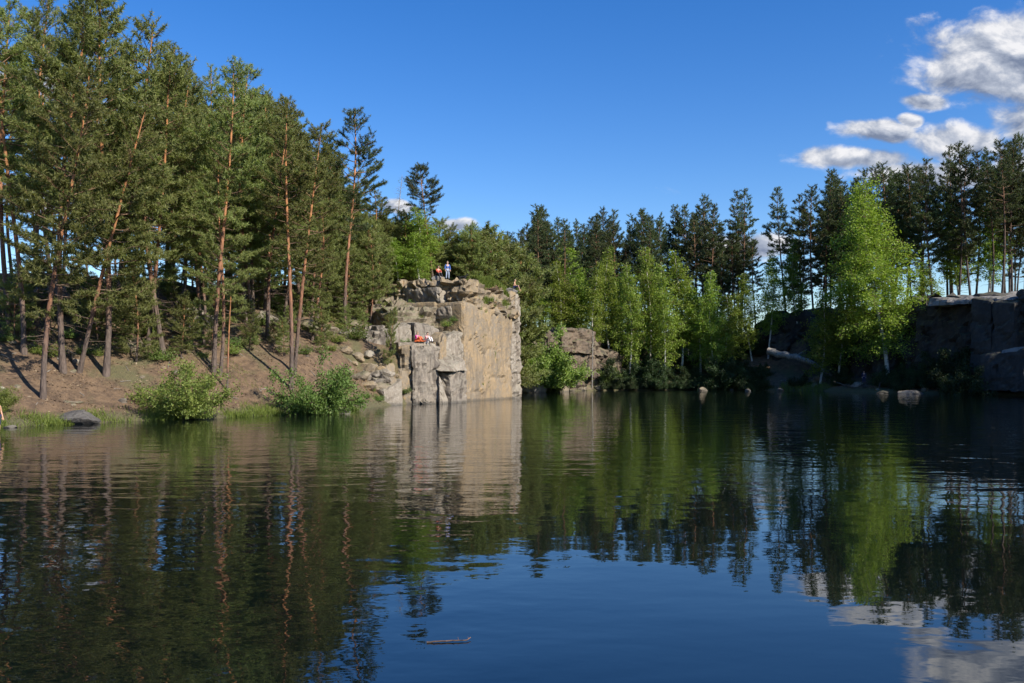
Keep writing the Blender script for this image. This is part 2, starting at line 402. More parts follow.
def axis(lo, hi, step, outer):
    a = list(np.arange(lo, hi, step)); s = step; p_ = a[-1]
    while p_ < outer: s *= 1.25; p_ += s; a.append(p_)
    s = step; p_ = a[0]; pre = []
    while p_ > -outer: s *= 1.25; p_ -= s; pre.append(p_)
    return np.array(pre[::-1]+a)
gx = axis(-75, 85, 0.7, 1800); gy = axis(0, 178, 0.7, 1800)
GX, GY = np.meshgrid(gx, gy)
GZ = ground(GX, GY); gxl, gyl = gx.tolist(), gy.tolist()
nx_, ny_ = len(gx), len(gy)
idx = np.arange(nx_*ny_).reshape(ny_, nx_)
quads = np.stack([idx[:-1, :-1], idx[:-1, 1:], idx[1:, 1:], idx[1:, :-1]], -1).reshape(-1, 4)
terr = obj('ground', tri_mesh('ground', np.stack([GX, GY, GZ], -1).reshape(-1, 3), quads, MAT['forest_floor'], True))
tag(terr, 'brown needle covered soil banks and wooded plateau around the quarry lake', 'ground', kind='structure')

wv_ = [(-130, -20, 0), (150, -20, 0), (150, 190, 0), (-130, 190, 0)]
# the sheet ends inside the banks, so keep it inside a margin of the shoreline
cxy = SP.mean(0); ring = []
for q in range(len(SP)):
    a, b_, c_ = SP[q-1], SP[q], SP[(q+1) % len(SP)]
    t = (c_-a)/np.linalg.norm(c_-a); nrm = np.array([-t[1], t[0]])
    e_ = b_+nrm*2.0
    if shore_dist(np.array([e_[0]]), np.array([e_[1]]))[0][0] < 0: e_ = b_-nrm*2.0
    ring.append((e_[0], e_[1], 0.0))
bm = bmesh.new(); bm.faces.new([bm.verts.new(v) for v in ring]); bmesh.ops.triangulate(bm, faces=bm.faces[:])
bmesh.ops.recalc_face_normals(bm, faces=bm.faces[:])
if sum(f.normal.z for f in bm.faces) < 0: bmesh.ops.reverse_faces(bm, faces=bm.faces[:])
wme = bpy.data.meshes.new('water'); bm.to_mesh(wme); bm.free(); wme.materials.append(MAT['lake_water'])
tag(obj('water', wme), 'dark rippled water of the flooded quarry reflecting trees and sky', 'water', kind='structure')

# ------------------------------------------------------------------ rocks
def fr(v, H=1.0, oc=4): return mn.fractal(v, H, 2.1, oc)
def cell(v):
    ds, ps = mn.voronoi(v)
    q = ps[0]
    h = math.sin(q.x*127.1+q.y*311.7+q.z*74.7)*43758.5453
    h -= math.floor(h)
    return h, ds[1]-ds[0], (v-q).dot(Vector((math.sin(h*91.7), math.sin(h*57.3+2), math.sin(h*33.1+4))))
def displace(bm, amp, ca, cw, ch, crack, seed):
    bm.normal_update(); off = Vector((seed*3.17, seed*1.31, seed*2.3)); mv = []
    for v in bm.verts:
        p_ = v.co+off; n_ = v.normal
        o_ = fr(p_*0.5)*amp*.6+(abs(fr(p_*1.6, 1.0, 3))-.2)*amp*0.5
        if ca or crack:
            w_ = p_+Vector((fr(p_*0.7), fr(p_*0.7+Vector((9, 0, 0))), fr(p_*0.7+Vector((0, 9, 0)))))*0.35
            hsh, gap, tl = cell(Vector((w_.x/cw, w_.y/cw, w_.z/ch)))
            o_ += (hsh-0.5)*2*ca+max(-.5, min(.5, tl))*ca*2.2
            if gap < 0.10: o_ -= crack*(1-gap/0.10)
        mv.append(n_*o_)
    for v, m_ in zip(bm.verts, mv): v.co += m_
def hexa(name, c, mat, res=0.35, amp=0.10, ca=0.0, cw=1.6, ch=1.0, crack=0.0, seed=0, pw=26, parent=None):
    """rough rock block from 8 corners: bottom four then top four, each going round"""
    c = [Vector(v) for v in c]
    A = [[[c[0], c[4]], [c[3], c[7]]], [[c[1], c[5]], [c[2], c[6]]]]       # [i][j][k]
    def tri(a, b_, g):
        s = Vector((0, 0, 0))
        for i in (0, 1):
            for j in (0, 1):
                for k in (0, 1):
                    s += A[i][j][k]*((a if i else 1-a)*(b_ if j else 1-b_)*(g if k else 1-g))
        return s
    n = [max(2, min(70, int(round(l/res)))) for l in ((c[1]-c[0]).length, (c[3]-c[0]).length, (c[4]-c[0]).length)]
    bm = bmesh.new(); D = {}
    def vert(i, j, k):
        key = (i, j, k)
        if key not in D:
            q = [2*i/n[0]-1, 2*j/n[1]-1, 2*k/n[2]-1]
            s = sum(abs(t)**pw for t in q)**(1/pw)
            q = [t/s for t in q]
            D[key] = bm.verts.new(tri(*[(t+1)/2 for t in q]))
        return D[key]
    for ax in range(3):
        o1, o2 = [a for a in range(3) if a != ax]
        for side_ in (0, n[ax]):
            for u in range(n[o1]):
                for v in range(n[o2]):
                    ks = []
                    for du, dv in ((0, 0), (1, 0), (1, 1), (0, 1)):
                        k = [0, 0, 0]; k[ax] = side_; k[o1] = u+du; k[o2] = v+dv; ks.append(vert(*k))
                    try: bm.faces.new(ks)
                    except ValueError: pass
    bmesh.ops.recalc_face_normals(bm, faces=bm.faces[:])
    displace(bm, amp, ca, cw, ch, crack, seed)
    me = bpy.data.meshes.new(name); bm.to_mesh(me); bm.free(); me.materials.append(MAT[mat])
    return obj(name, me, parent)
def boulder_mesh(name, mat, seed, flat=0.6, sub=3, cuts=9):
    rr = random.Random(seed); bm = bmesh.new()
    bmesh.ops.create_icosphere(bm, subdivisions=sub, radius=1.0)
    pl = []
    for _ in range(cuts):
        n_ = Vector((rr.uniform(-1, 1), rr.uniform(-1, 1), rr.uniform(-.6, 1))).normalized(); pl.append((n_, rr.uniform(.55, .85)))
    for v in bm.verts:
        for n_, d_ in pl:
            k = v.co.dot(n_)
            if k > d_: v.co -= n_*(k-d_)
        v.co += v.normal*fr(v.co*2.2+Vector((seed, 0, 0)))*0.07
        v.co.z *= flat
    me = bpy.data.meshes.new(name); bm.to_mesh(me); bm.free(); me.materials.append(MAT[mat])
    return me
def boulder(name, p, size, mat, seed, label, cat='boulder', group=None, flat=0.7, rz=None, tilt=0.1, sub=3):
    rr = random.Random(seed+99)
    o = obj(name, boulder_mesh(name, mat, seed, flat, sub)); o.location = p; o.scale = size if isinstance(size, tuple) else (size,)*3
    o.rotation_euler = (rr.uniform(-tilt, tilt), rr.uniform(-tilt, tilt), rr.uniform(0, 6.28) if rz is None else rz)
    return tag(o, label, cat, group)
def pl(px, d): return Vector(((px-CX)/F*d, d, 0))
def zz(py, d): return EYE+(HY-py)/F*d
def block(px0, d0, px1, d1, back, zb, zt, mat, parent, name='rock_block', dz=(0, 0, 0, 0), bdir=None, inset=(0, 0), **k):
    """block with its front between two picture columns at given distances, running back by `back` metres"""
    a, c_ = pl(px0, d0), pl(px1, d1)
    t = (c_-a).normalized(); n_ = Vector((-t.y, t.x, 0)) if bdir is None else Vector(bdir).normalized()
    b0, b1 = a+n_*back, c_+n_*back
    Zb = Vector((0, 0, zb))
    top = [a+n_*inset[0]+Vector((0, 0, zt+dz[0])), c_+n_*inset[1]+Vector((0, 0, zt+dz[1])), b1+Vector((0, 0, zt+dz[2])), b0+Vector((0, 0, zt+dz[3]))]
    return hexa(name, [a+Zb, c_+Zb, b1+Zb, b0+Zb]+top, mat, parent=parent, **k)

cliff = empty('quarry_cliff', pl(460, 90)); cliff.location = (0, 0, 0)
tag(cliff, 'sunlit ochre granite quarry cliff dropping straight into the lake', 'cliff', kind='structure')
# main ochre face, then the rough pale corner column, then the cap strata
block(466, 88.0, 514, 97.4, 9, -1.5, 9.6, 'ochre_granite', cliff, 'rock_face', res=0.3, amp=0.06, ca=0.06, cw=3.4, ch=4.0, crack=0.10, seed=1, dz=(.4, -.2, .5, .5), inset=(.25, .1))
block(512.5, 96.9, 523.0, 98.6, 7, -1.5, 11.6, 'pale_granite', cliff, 'rock_column', res=0.28, amp=0.22, ca=0.16, cw=0.9, ch=1.3, crack=0.14, seed=2, inset=(.2, .3))
block(467, 88.9, 519, 98.0, 9, 9.0, 11.9, 'ochre_granite', cliff, 'rock_layer', res=0.24, amp=0.24, ca=0.28, cw=1.3, ch=0.6, crack=0.22, seed=3, dz=(.3, -.2, .3, .3), inset=(.5, .3))
block(441.5, 89.6, 470, 93.2, 5, 9.0, 11.3, 'pale_granite', cliff, res=0.28, amp=0.14, ca=0.10, cw=2.4, ch=2.6, crack=0.18, seed=4, dz=(.1, -.1, .3, .3), inset=(.3, .2))
block(452, 88.6, 476, 93.3, 5, 8.3, 9.55, 'pale_granite', cliff, res=0.28, amp=0.16, ca=0.12, cw=2.0, ch=0.7, crack=0.14, seed=5, dz=(-.1, .2, .2, 0), inset=(.2, .3))
block(398, 86.5, 455, 90.2, 7, 7.0, 8.9, 'mossy_granite', cliff, 'rock_layer', res=0.3, amp=0.25, ca=0.22, cw=2.4, ch=0.5, crack=0.16, seed=6, dz=(.1, .2, 1.1, .9), inset=(.5, .4))
block(394, 90.4, 445, 93.5, 6, 8.6, 10.7, 'mossy_granite', cliff, 'rock_layer', res=0.3, amp=0.3, ca=0.25, cw=1.9, ch=0.6, crack=0.16, seed=7, dz=(-.5, .3, .8, .2), inset=(.8, .5))
block(425, 85.6, 470, 90.6, 6, 4.2, 7.5, 'ochre_granite', cliff, 'rock_slope', res=0.3, amp=0.28, ca=0.2, cw=2.2, ch=0.9, crack=0.14, seed=8, dz=(-1.2, 1.2, 1.4, .2), inset=(.6, 1.2))
# lower pillar under the ledge, split by vertical joints
for k, (a, da, c_, dc, zt_, m_, zin) in enumerate([(400, 79.7, 413.5, 80.3, 5.3, 'ochre_granite', .3), (413, 79.9, 428, 80.6, 5.25, 'grey_granite', .15), (427.5, 80.6, 440.5, 81.9, 5.35, 'grey_granite', .35)]):
    block(a, da, c_, dc, 6.5, -1.5, zt_, m_, cliff, res=0.25, amp=0.16, ca=0.12, cw=1.3, ch=2.2, crack=0.18, seed=11+k, inset=(zin, .1))
block(399, 80.0, 437, 81.9, 6.0, 4.65, 5.55, 'pale_granite', cliff, 'ledge_slab', res=0.28, amp=0.10, ca=0.06, cw=2.5, ch=0.6, crack=0.08, seed=15, inset=(.1, .1))
# the tall narrow panel between pillar and ochre face, and the jumble below it
block(440, 83.4, 447, 84.4, 5, -1.5, 6.1, 'ochre_granite', cliff, res=0.25, amp=0.10, ca=0.06, crack=0.1, seed=16, dz=(-.2, .7, .9, 0))
block(446.5, 84.6, 467, 88.0, 5, -1.5, 5.9, 'pale_granite', cliff, res=0.28, amp=0.16, ca=0.12, cw=1.6, ch=2, crack=0.16, seed=17, dz=(.2, 1.0, 1.0, .4), inset=(.4, .4))
block(452.5, 82.4, 468, 84.8, 3.6, -1.5, 2.9, 'grey_granite', cliff, res=0.22, amp=0.10, ca=0.05, crack=0.05, seed=18, dz=(-.3, .5, 1.2, .8), inset=(.3, .1))
block(443.5, 81.2, 467.5, 84.4, 3.0, 3.0, 4.2, 'pale_granite', cliff, res=0.22, amp=0.10, ca=0.05, crack=0.05, seed=19, dz=(-1.3, -.2, .9, .3), inset=(.4, .2))
block(440, 81.2, 450, 81.6, 2.4, -1.5, 1.1, 'pale_granite', cliff, res=0.22, amp=0.12, ca=0.05, crack=0.05, seed=20, dz=(1.6, -.7, -.2, 1.8), inset=(.2, .6))
block(385.5, 77.0, 403.5, 78.6, 3.6, -1.5, 2.1, 'pale_granite', cliff, res=0.25, amp=0.12, ca=0.05, crack=0.08, seed=21, dz=(-.9, .2, .7, .2), inset=(.2, .1))
block(392, 79.8, 402, 80.4, 4, -1, 4.2, 'ochre_granite', cliff, res=0.25, amp=0.2, ca=0.12, crack=0.12, seed=22, dz=(-.9, .5, .8, .3), inset=(.6, .2))
# slabs standing at the back of the ledge
block(390.5, 83.0, 412.0, 83.6, 3.4, 5.0, 7.35, 'pale_granite', cliff, res=0.22, amp=0.08, ca=0.06, cw=2, ch=1.6, crack=0.10, seed=23, dz=(-.25, .1, .4, .1), inset=(.4, .2))
block(415.2, 83.4, 441.5, 84.8, 3.6, 5.0, 7.5, 'grey_granite', cliff, res=0.22, amp=0.09, ca=0.05, crack=0.08, seed=24, dz=(.1, -.5, .3, .2), inset=(.25, .5))
block(349, 80.5, 391, 82.4, 4.5, 3.2, 6.1, 'grey_granite', cliff, res=0.26, amp=0.2, ca=0.14, cw=1.6, ch=.8, crack=0.14, seed=25, dz=(-.2, .9, 1.5, .9), inset=(1.4, .5))
block(378, 80.2, 401, 80.8, 3.5, 3.6, 5.0, 'pale_granite', cliff, res=0.26, amp=0.14, ca=0.1, crack=0.1, seed=26, dz=(-.5, .2, .4, .1), inset=(.5, .3))

# rubble on the bank beside the ledge
rr = random.Random(4)
stone_src = [boulder_mesh('stone', m_, 40+i, 0.75, 2, 10) for i, m_ in enumerate(['ochre_granite', 'pale_granite', 'grey_granite', 'mossy_granite', 'ochre_granite'])]
def stone(p, s, k, label, group=None, rz=0.0, cat='stone', sq=(1.2, 0.9, 0.85)):
    o = obj('stone', stone_src[k % len(stone_src)]); o.location = p; o.rotation_euler = (rr.uniform(-.4, .4), rr.uniform(-.4, .4), rz)
    o.scale = (s*sq[0], s*sq[1], s*sq[2]); return tag(o, label, cat, group)
for i in range(46):
    t = rr.random(); px = 352+t*44+rr.uniform(-9, 6); py = 356+t*30+rr.uniform(-10, 20)
    p_ = hit(px, py, 55, 95)
    stone(p_+Vector((0, 0, .1)), rr.uniform(0.25, 0.95), i, 'broken granite stone in the rubble chute left of the ledge', 'rubble below the ledge', rr.uniform(0, 6))
for i in range(18):
    px = rr.uniform(526, 612); p_ = hit(px, rr.uniform(376, 389), 100, 160)
    stone(p_, rr.uniform(.4, 1.2), i+1, 'weathered stone at the foot of the second cliff', 'stones below the second cliff', rr.uniform(0, 6))
for i in range(34):
    px = rr.uniform(620, 1010); p_ = hit(px, rr.uniform(380, 391), 90, 165)
    stone(p_, rr.uniform(.3, .95), i+1, 'loose stone on the shaded shore below the right cliffs', 'stones on the shaded shore', rr.uniform(0, 6))
for i in range(22):
    px = rr.uniform(0, 150)+rr.uniform(0, 160)*(i % 2); p_ = hit(px, rr.uniform(330, 408), 35, 100)
    stone(p_-Vector((0, 0, .05)), rr.uniform(.12, .4), i+3, 'small stone lying on the brown soil of the left bank', 'stones on the left bank', rr.uniform(0, 6))

p_ = hit(83, 421, 30, 80); boulder('boulder', p_+Vector((0, -.4, .15)), (1.25, .8, .75), 'dark_granite', 3, 'dark angular boulder half in the water at the left shore', rz=.1)
p_ = hit(345, 411, 40, 90); boulder('boulder', p_+Vector((0, -.2, .05)), (.65, .5, .6), 'pale_granite', 6, 'small pale boulder at the waterline beside the round willow bush')
p_ = hit(9, 428, 30, 80); boulder('boulder', p_+Vector((0, .1, .02)), (.45, .3, .2), 'pale_granite', 8, 'tiny pale stone at the waterline by the left picture edge')
p_ = pl(533, 123); boulder('boulder', p_+Vector((0, 0, .7)), (2.1, 1.8, 2.6), 'pale_granite', 12, 'large grey boulder in the water just beyond the cliff corner', flat=.7, rz=.5)
p_ = pl(557, 128); boulder('boulder', p_+Vector((.3, 1, .8)), (2.2, 2.0, 3.6), 'mossy_granite', 15, 'leaning weathered boulder below the second cliff', flat=.8, rz=1.1)
p_ = pl(911, 117); boulder('boulder', p_+Vector((0, 0, .1)), (1.9, 1.2, .8), 'pale_granite', 17, 'flat pale boulder lying in the water below the right cliff', flat=.6, rz=.2)
p_ = pl(882, 119.5); boulder('boulder', p_+Vector((0, 0, .1)), (1.2, .7, .5), 'shade_granite', 19, 'low dark boulder at the waterline left of the flat pale one', flat=.6)
p_ = pl(944, 117); boulder('boulder', p_+Vector((0, 0, .02)), (.5, .35, .3), 'pale_granite', 21, 'little pale stone in the water right of the flat pale boulder', flat=.6)
# outcrops between the trees of the left hill
for (px, py, sx_, sz_, m_, sd_, lb) in [(218, 276, 3.0, 2.6, 'pale_granite', 31, 'pinkish rock outcrop high on the left hill behind thin pine trunks'),
        (192, 322, 2.0, 2.2, 'grey_granite', 32, 'grey rock outcrop in shade below the pinkish one on the left hill'),
        (128, 338, 1.6, 1.5, 'mossy_granite', 33, 'mossy boulder among pine trunks on the left hill'),
        (8, 292, 2.2, 1.0, 'mossy_granite', 34, 'low mossy ledge on the left hill by the picture edge'),
        (312, 322, 2.4, 1.6, 'mossy_granite', 35, 'broad mossy outcrop on the hill above the round willow bush'),
        (352, 318, 2.0, 1.7, 'mossy_granite', 36, 'mossy boulder on the hill left of the rock ledge'),
        (262, 312, 1.7, 1.4, 'grey_granite', 37, 'grey boulder on the hill between two short trunks'),
        (66, 394, .8, .35, 'mossy_granite', 38, 'flat mossy stone in the soil at the foot of the thickest pine')]:
    p_ = hit(px, py+8, 35, 130); boulder('boulder', p_+Vector((0, .5, -.1)), (sx_, sx_*.8, sz_), m_, sd_, lb, sub=4)

def cliff_sheet(name, path, ztops, zbots, mat, sign=1, res=0.5, amp=0.5, ca=0.35, cw=2.2, ch=1.6, crack=0.3, lean=0.1, seed=0, parent=None):
    P = [Vector((a, c_, 0)) for a, c_ in path]; seg = []
    for i in range(len(P)-1):
        n_ = max(1, int((P[i+1]-P[i]).length/res))
        for k in range(n_): seg.append((i, k/n_))
    seg.append((len(P)-2, 1.0))
    cols = []
    for i, t in seg:
        q = P[i].lerp(P[i+1], t); d_ = (P[i+1]-P[i]).normalized(); nn = Vector((d_.y, -d_.x, 0))*sign
        zt = ztops[i]*(1-t)+ztops[i+1]*t; zb = zbots[i]*(1-t)+zbots[i+1]*t
        cols.append((q, nn, zt, zb))
    nv = max(4, int(max(c_[2]-c_[3] for c_ in cols)/res))
    bm = bmesh.new(); G = []
    for q, nn, zt, zb in cols:
        zt = zt+fr(q*0.35+Vector((0, 0, seed)))*0.8
        col_ = []
        for k in range(nv+1):
            t = k/nv; z_ = zb+(zt-zb)*t
            w_ = Vector((q.x, q.y, z_))-nn*lean*(z_-zb)
            col_.append(bm.verts.new(w_))
        for back in (1.2, 2.6, 4.5):
            w_ = Vector((q.x, q.y, zt+0.15-back*0.12))-nn*(lean*(zt-zb)+back); col_.append(bm.verts.new(w_))
        G.append(col_)
    for i in range(len(G)-1):
        for k in range(len(G[0])-1):
            bm.faces.new((G[i][k], G[i+1][k], G[i+1][k+1], G[i][k+1]) if sign > 0 else (G[i][k], G[i][k+1], G[i+1][k+1], G[i+1][k]))
    displace(bm, amp, ca, cw, ch, crack, seed)
    me = bpy.data.meshes.new(name); bm.to_mesh(me); bm.free(); me.materials.append(MAT[mat])
    return obj(name, me, parent)
def xy(px, d): v = pl(px, d); return (v.x, v.y)
# back of the main cliff round the corner
cliff_sheet('rock_face', [(1.0, 98.6), (0.3, 104), (-2.0, 111), (-1.0, 121)], [11.6, 11.8, 11, 9], [-1.5]*4, 'ochre_granite', 1, 0.5, .3, .25, 1.8, 1.3, .25, .05, 41, cliff)
c2 = empty('low_cliff'); tag(c2, 'low broken granite cliff with an overhanging block beyond the main cliff', 'cliff', kind='structure')
cliff_sheet('rock_face', [xy(520, 128), xy(556, 133), xy(575, 133.5), xy(598, 137), xy(622, 143), xy(660, 150)], [8.6, 9.2, 9.4, 8.8, 5.6, 4.0], [0]*6, 'rust_granite', 1, 0.42, .35, .32, 1.8, 1.0, .3, .12, 42, c2)
block(562, 131.2, 597, 134.6, 4, 5.7, 9.3, 'rust_granite', c2, res=0.3, amp=.25, ca=.14, cw=2.6, ch=1.2, crack=.2, seed=43, dz=(.2, -.3, .3, .4), inset=(.3, .2))
block(566, 132.2, 596, 135.2, 3, 2.0, 5.5, 'rust_granite', c2, res=0.34, amp=.3, ca=.2, cw=1.6, ch=1.0, crack=.2, seed=44, inset=(.2, .2))
block(546, 130.4, 560, 131.4, 4, 6.2, 8.7, 'rust_granite', c2, res=0.34, amp=.3, ca=.2, crack=.2, seed=45)
for k, (a, da, c_, dc, zb_, zt_) in enumerate([(618, 146, 634, 147, 2.5, 6.3), (640, 148.5, 652, 149, 3.0, 6.6), (655, 150, 672, 150, 3.2, 6.4), (690, 150, 712, 149, 2.2, 5.2), (726, 147, 742, 146.5, 1.5, 4.6)]):
    block(a, da, c_, dc, 3, zb_-2, zt_, 'rust_granite', c2, res=0.4, amp=.3, ca=.2, crack=.2, seed=46+k)
c3 = empty('shaded_cliff'); tag(c3, 'dark quarry cliff in deep shade behind the fallen trunk', 'cliff', kind='structure')
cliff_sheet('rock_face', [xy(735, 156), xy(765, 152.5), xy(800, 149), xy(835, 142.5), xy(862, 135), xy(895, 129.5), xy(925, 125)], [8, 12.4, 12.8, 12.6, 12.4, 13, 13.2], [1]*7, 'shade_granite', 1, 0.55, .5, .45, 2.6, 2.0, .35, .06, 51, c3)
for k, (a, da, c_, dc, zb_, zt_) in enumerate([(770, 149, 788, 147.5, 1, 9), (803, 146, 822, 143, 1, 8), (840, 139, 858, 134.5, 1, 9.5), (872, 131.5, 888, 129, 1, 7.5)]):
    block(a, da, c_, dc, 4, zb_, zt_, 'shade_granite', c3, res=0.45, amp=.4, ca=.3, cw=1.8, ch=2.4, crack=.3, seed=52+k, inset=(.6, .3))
c4 = empty('slab_cliff'); tag(c4, 'shaded granite cliff with broad pale flat top slabs at the right edge', 'cliff', kind='structure')
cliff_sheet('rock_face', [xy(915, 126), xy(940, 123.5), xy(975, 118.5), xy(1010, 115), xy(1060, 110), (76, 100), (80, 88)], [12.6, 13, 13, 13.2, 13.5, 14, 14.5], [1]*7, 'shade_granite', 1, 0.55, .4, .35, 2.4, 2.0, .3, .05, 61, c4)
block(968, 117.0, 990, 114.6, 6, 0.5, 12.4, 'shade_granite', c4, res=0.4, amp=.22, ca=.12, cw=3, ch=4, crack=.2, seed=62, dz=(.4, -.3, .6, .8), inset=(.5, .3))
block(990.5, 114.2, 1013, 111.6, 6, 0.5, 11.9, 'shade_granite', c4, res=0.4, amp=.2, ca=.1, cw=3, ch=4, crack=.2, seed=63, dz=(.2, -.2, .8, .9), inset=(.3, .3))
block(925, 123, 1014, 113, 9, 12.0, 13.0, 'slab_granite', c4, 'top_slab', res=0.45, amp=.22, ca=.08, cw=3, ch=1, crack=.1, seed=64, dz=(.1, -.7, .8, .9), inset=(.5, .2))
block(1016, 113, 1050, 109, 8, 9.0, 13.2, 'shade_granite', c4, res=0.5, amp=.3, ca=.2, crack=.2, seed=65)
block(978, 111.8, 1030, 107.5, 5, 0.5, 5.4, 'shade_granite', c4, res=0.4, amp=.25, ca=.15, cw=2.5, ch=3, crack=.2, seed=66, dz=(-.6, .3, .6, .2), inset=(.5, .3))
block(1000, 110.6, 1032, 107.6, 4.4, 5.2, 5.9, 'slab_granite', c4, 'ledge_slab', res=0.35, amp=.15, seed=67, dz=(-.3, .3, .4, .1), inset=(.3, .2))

# ------------------------------------------------------------------ vegetation builders
def tubes(paths, radii, sides):
    """several tapered tubes in one vertex/face set; paths = list of (n,3) arrays"""
    VV, FF, base_ = [], [], 0
    for P, r in zip(paths, radii):
        P = np.asarray(P, float); n = len(P)
        T = np.gradient(P, axis=0); T /= np.linalg.norm(T, axis=1)[:, None]+1e-9
        ref = np.array([0, 0, 1.0]) if abs(T[0, 2]) < 0.8 else np.array([1.0, 0, 0])
        U = np.cross(T, ref); U /= np.linalg.norm(U, axis=1)[:, None]+1e-9
        Wd = np.cross(T, U)
        a = np.arange(sides)*2*np.pi/sides
        ringv = P[:, None, :]+(U[:, None, :]*np.cos(a)[None, :, None]+Wd[:, None, :]*np.sin(a)[None, :, None])*np.asarray(r)[:, None, None]
        VV.append(ringv.reshape(-1, 3))
        i = np.arange(n-1)[:, None]*sides; j = np.arange(sides)[None, :]; j2 = (j+1) % sides
        FF.append(np.stack([i+j, i+j2, i+sides+j2, i+sides+j], -1).reshape(-1, 4)+base_)
        base_ += n*sides
    return np.concatenate(VV), np.concatenate(FF)
def unit(v): return v/(np.linalg.norm(v, axis=-1, keepdims=True)+1e-9)
def blades(P, Dr, rs, n, ln, wd, spread):
    """needle tufts: n thin triangles from each point, fanning round its direction"""
    m_ = len(P); P = np.repeat(P, n, 0); D_ = np.repeat(Dr, n, 0)
    d = unit(D_*(1-spread)+unit(rs.normal(size=P.shape))*spread*1.25)
    l = ln*rs.uniform(.65, 1.2, (len(P), 1)); side_ = unit(np.cross(d, unit(rs.normal(size=P.shape))))*wd*rs.uniform(.7, 1.3, (len(P), 1))
    V = np.stack([P-side_*.5, P+side_*.5, P+d*l], 1).reshape(-1, 3)
    return V, np.arange(len(V)).reshape(-1, 3)
def leaves(P, rs, n, spread, size, droop=0.3):
    """n diamond leaves scattered round each point"""
    P = np.repeat(P, n, 0)+rs.normal(size=(len(P)*n, 3))*spread
    a = unit(rs.normal(size=P.shape)+np.array([0, 0, -droop])); b_ = unit(np.cross(a, rs.normal(size=P.shape)))
    s = size*rs.uniform(.6, 1.3, (len(P), 1))
    V = np.stack([P, P+a*s*.5+b_*s*.34, P+a*s, P+a*s*.5-b_*s*.34], 1).reshape(-1, 3)
    return V, np.arange(len(V)).reshape(-1, 4)
def limb(o, az, el, ln, rs, up=0.25, n=5, wob=0.06):
    t = np.linspace(0, 1, n)[:, None]
    d = np.array([math.cos(az)*math.cos(el), math.sin(az)*math.cos(el), math.sin(el)])
    P = o+d*ln*t+np.array([0, 0, 1.0])*up*ln*t*t
    P[1:] += rs.normal(size=(n-1, 3))*wob*ln*t[1:]
    return P
def trunk_path(H, rs, bend, n=16):
    t = np.linspace(0, 1, n); a, p1, p2 = rs.uniform(0, 6.28), rs.uniform(0, 6.28), rs.uniform(0, 6.28)
    x = bend*(np.sin(t*3.0+p1)-math.sin(p1))*H*.03+rs.normal(size=n)*.012*t; y = bend*(np.sin(t*3.6+p2)-math.sin(p2))*H*.03
    return np.stack([x, y, t*H], -1)
def at_z(tp, z): return np.array([np.interp(z, tp[:, 2], tp[:, i]) for i in (0, 1)]+[z])

def tree_kind(name, parts):
    """register a tree kind: list of (part name, mesh)"""
    return (name, parts)
def put(kind, loc, rz=0.0, s=1.0, label=None, cat='tree', group=None, lean=(0, 0), sz=None):
    name, parts = kind
    e_ = empty(name, loc); q = Matrix.Rotation(lean[0], 3, 'Y') @ Matrix.Rotation(lean[1], 3, 'X') @ Matrix.Rotation(rz, 3, 'Z')
    e_.rotation_euler = q.to_euler(); e_.scale = (s, s, sz or s)
    tag(e_, label, cat, group)
    for pn, me in parts:
        c_ = obj(pn, me, e_)
        if pn in ('branches', 'stems'): c_['kind'] = 'stuff'
    return e_

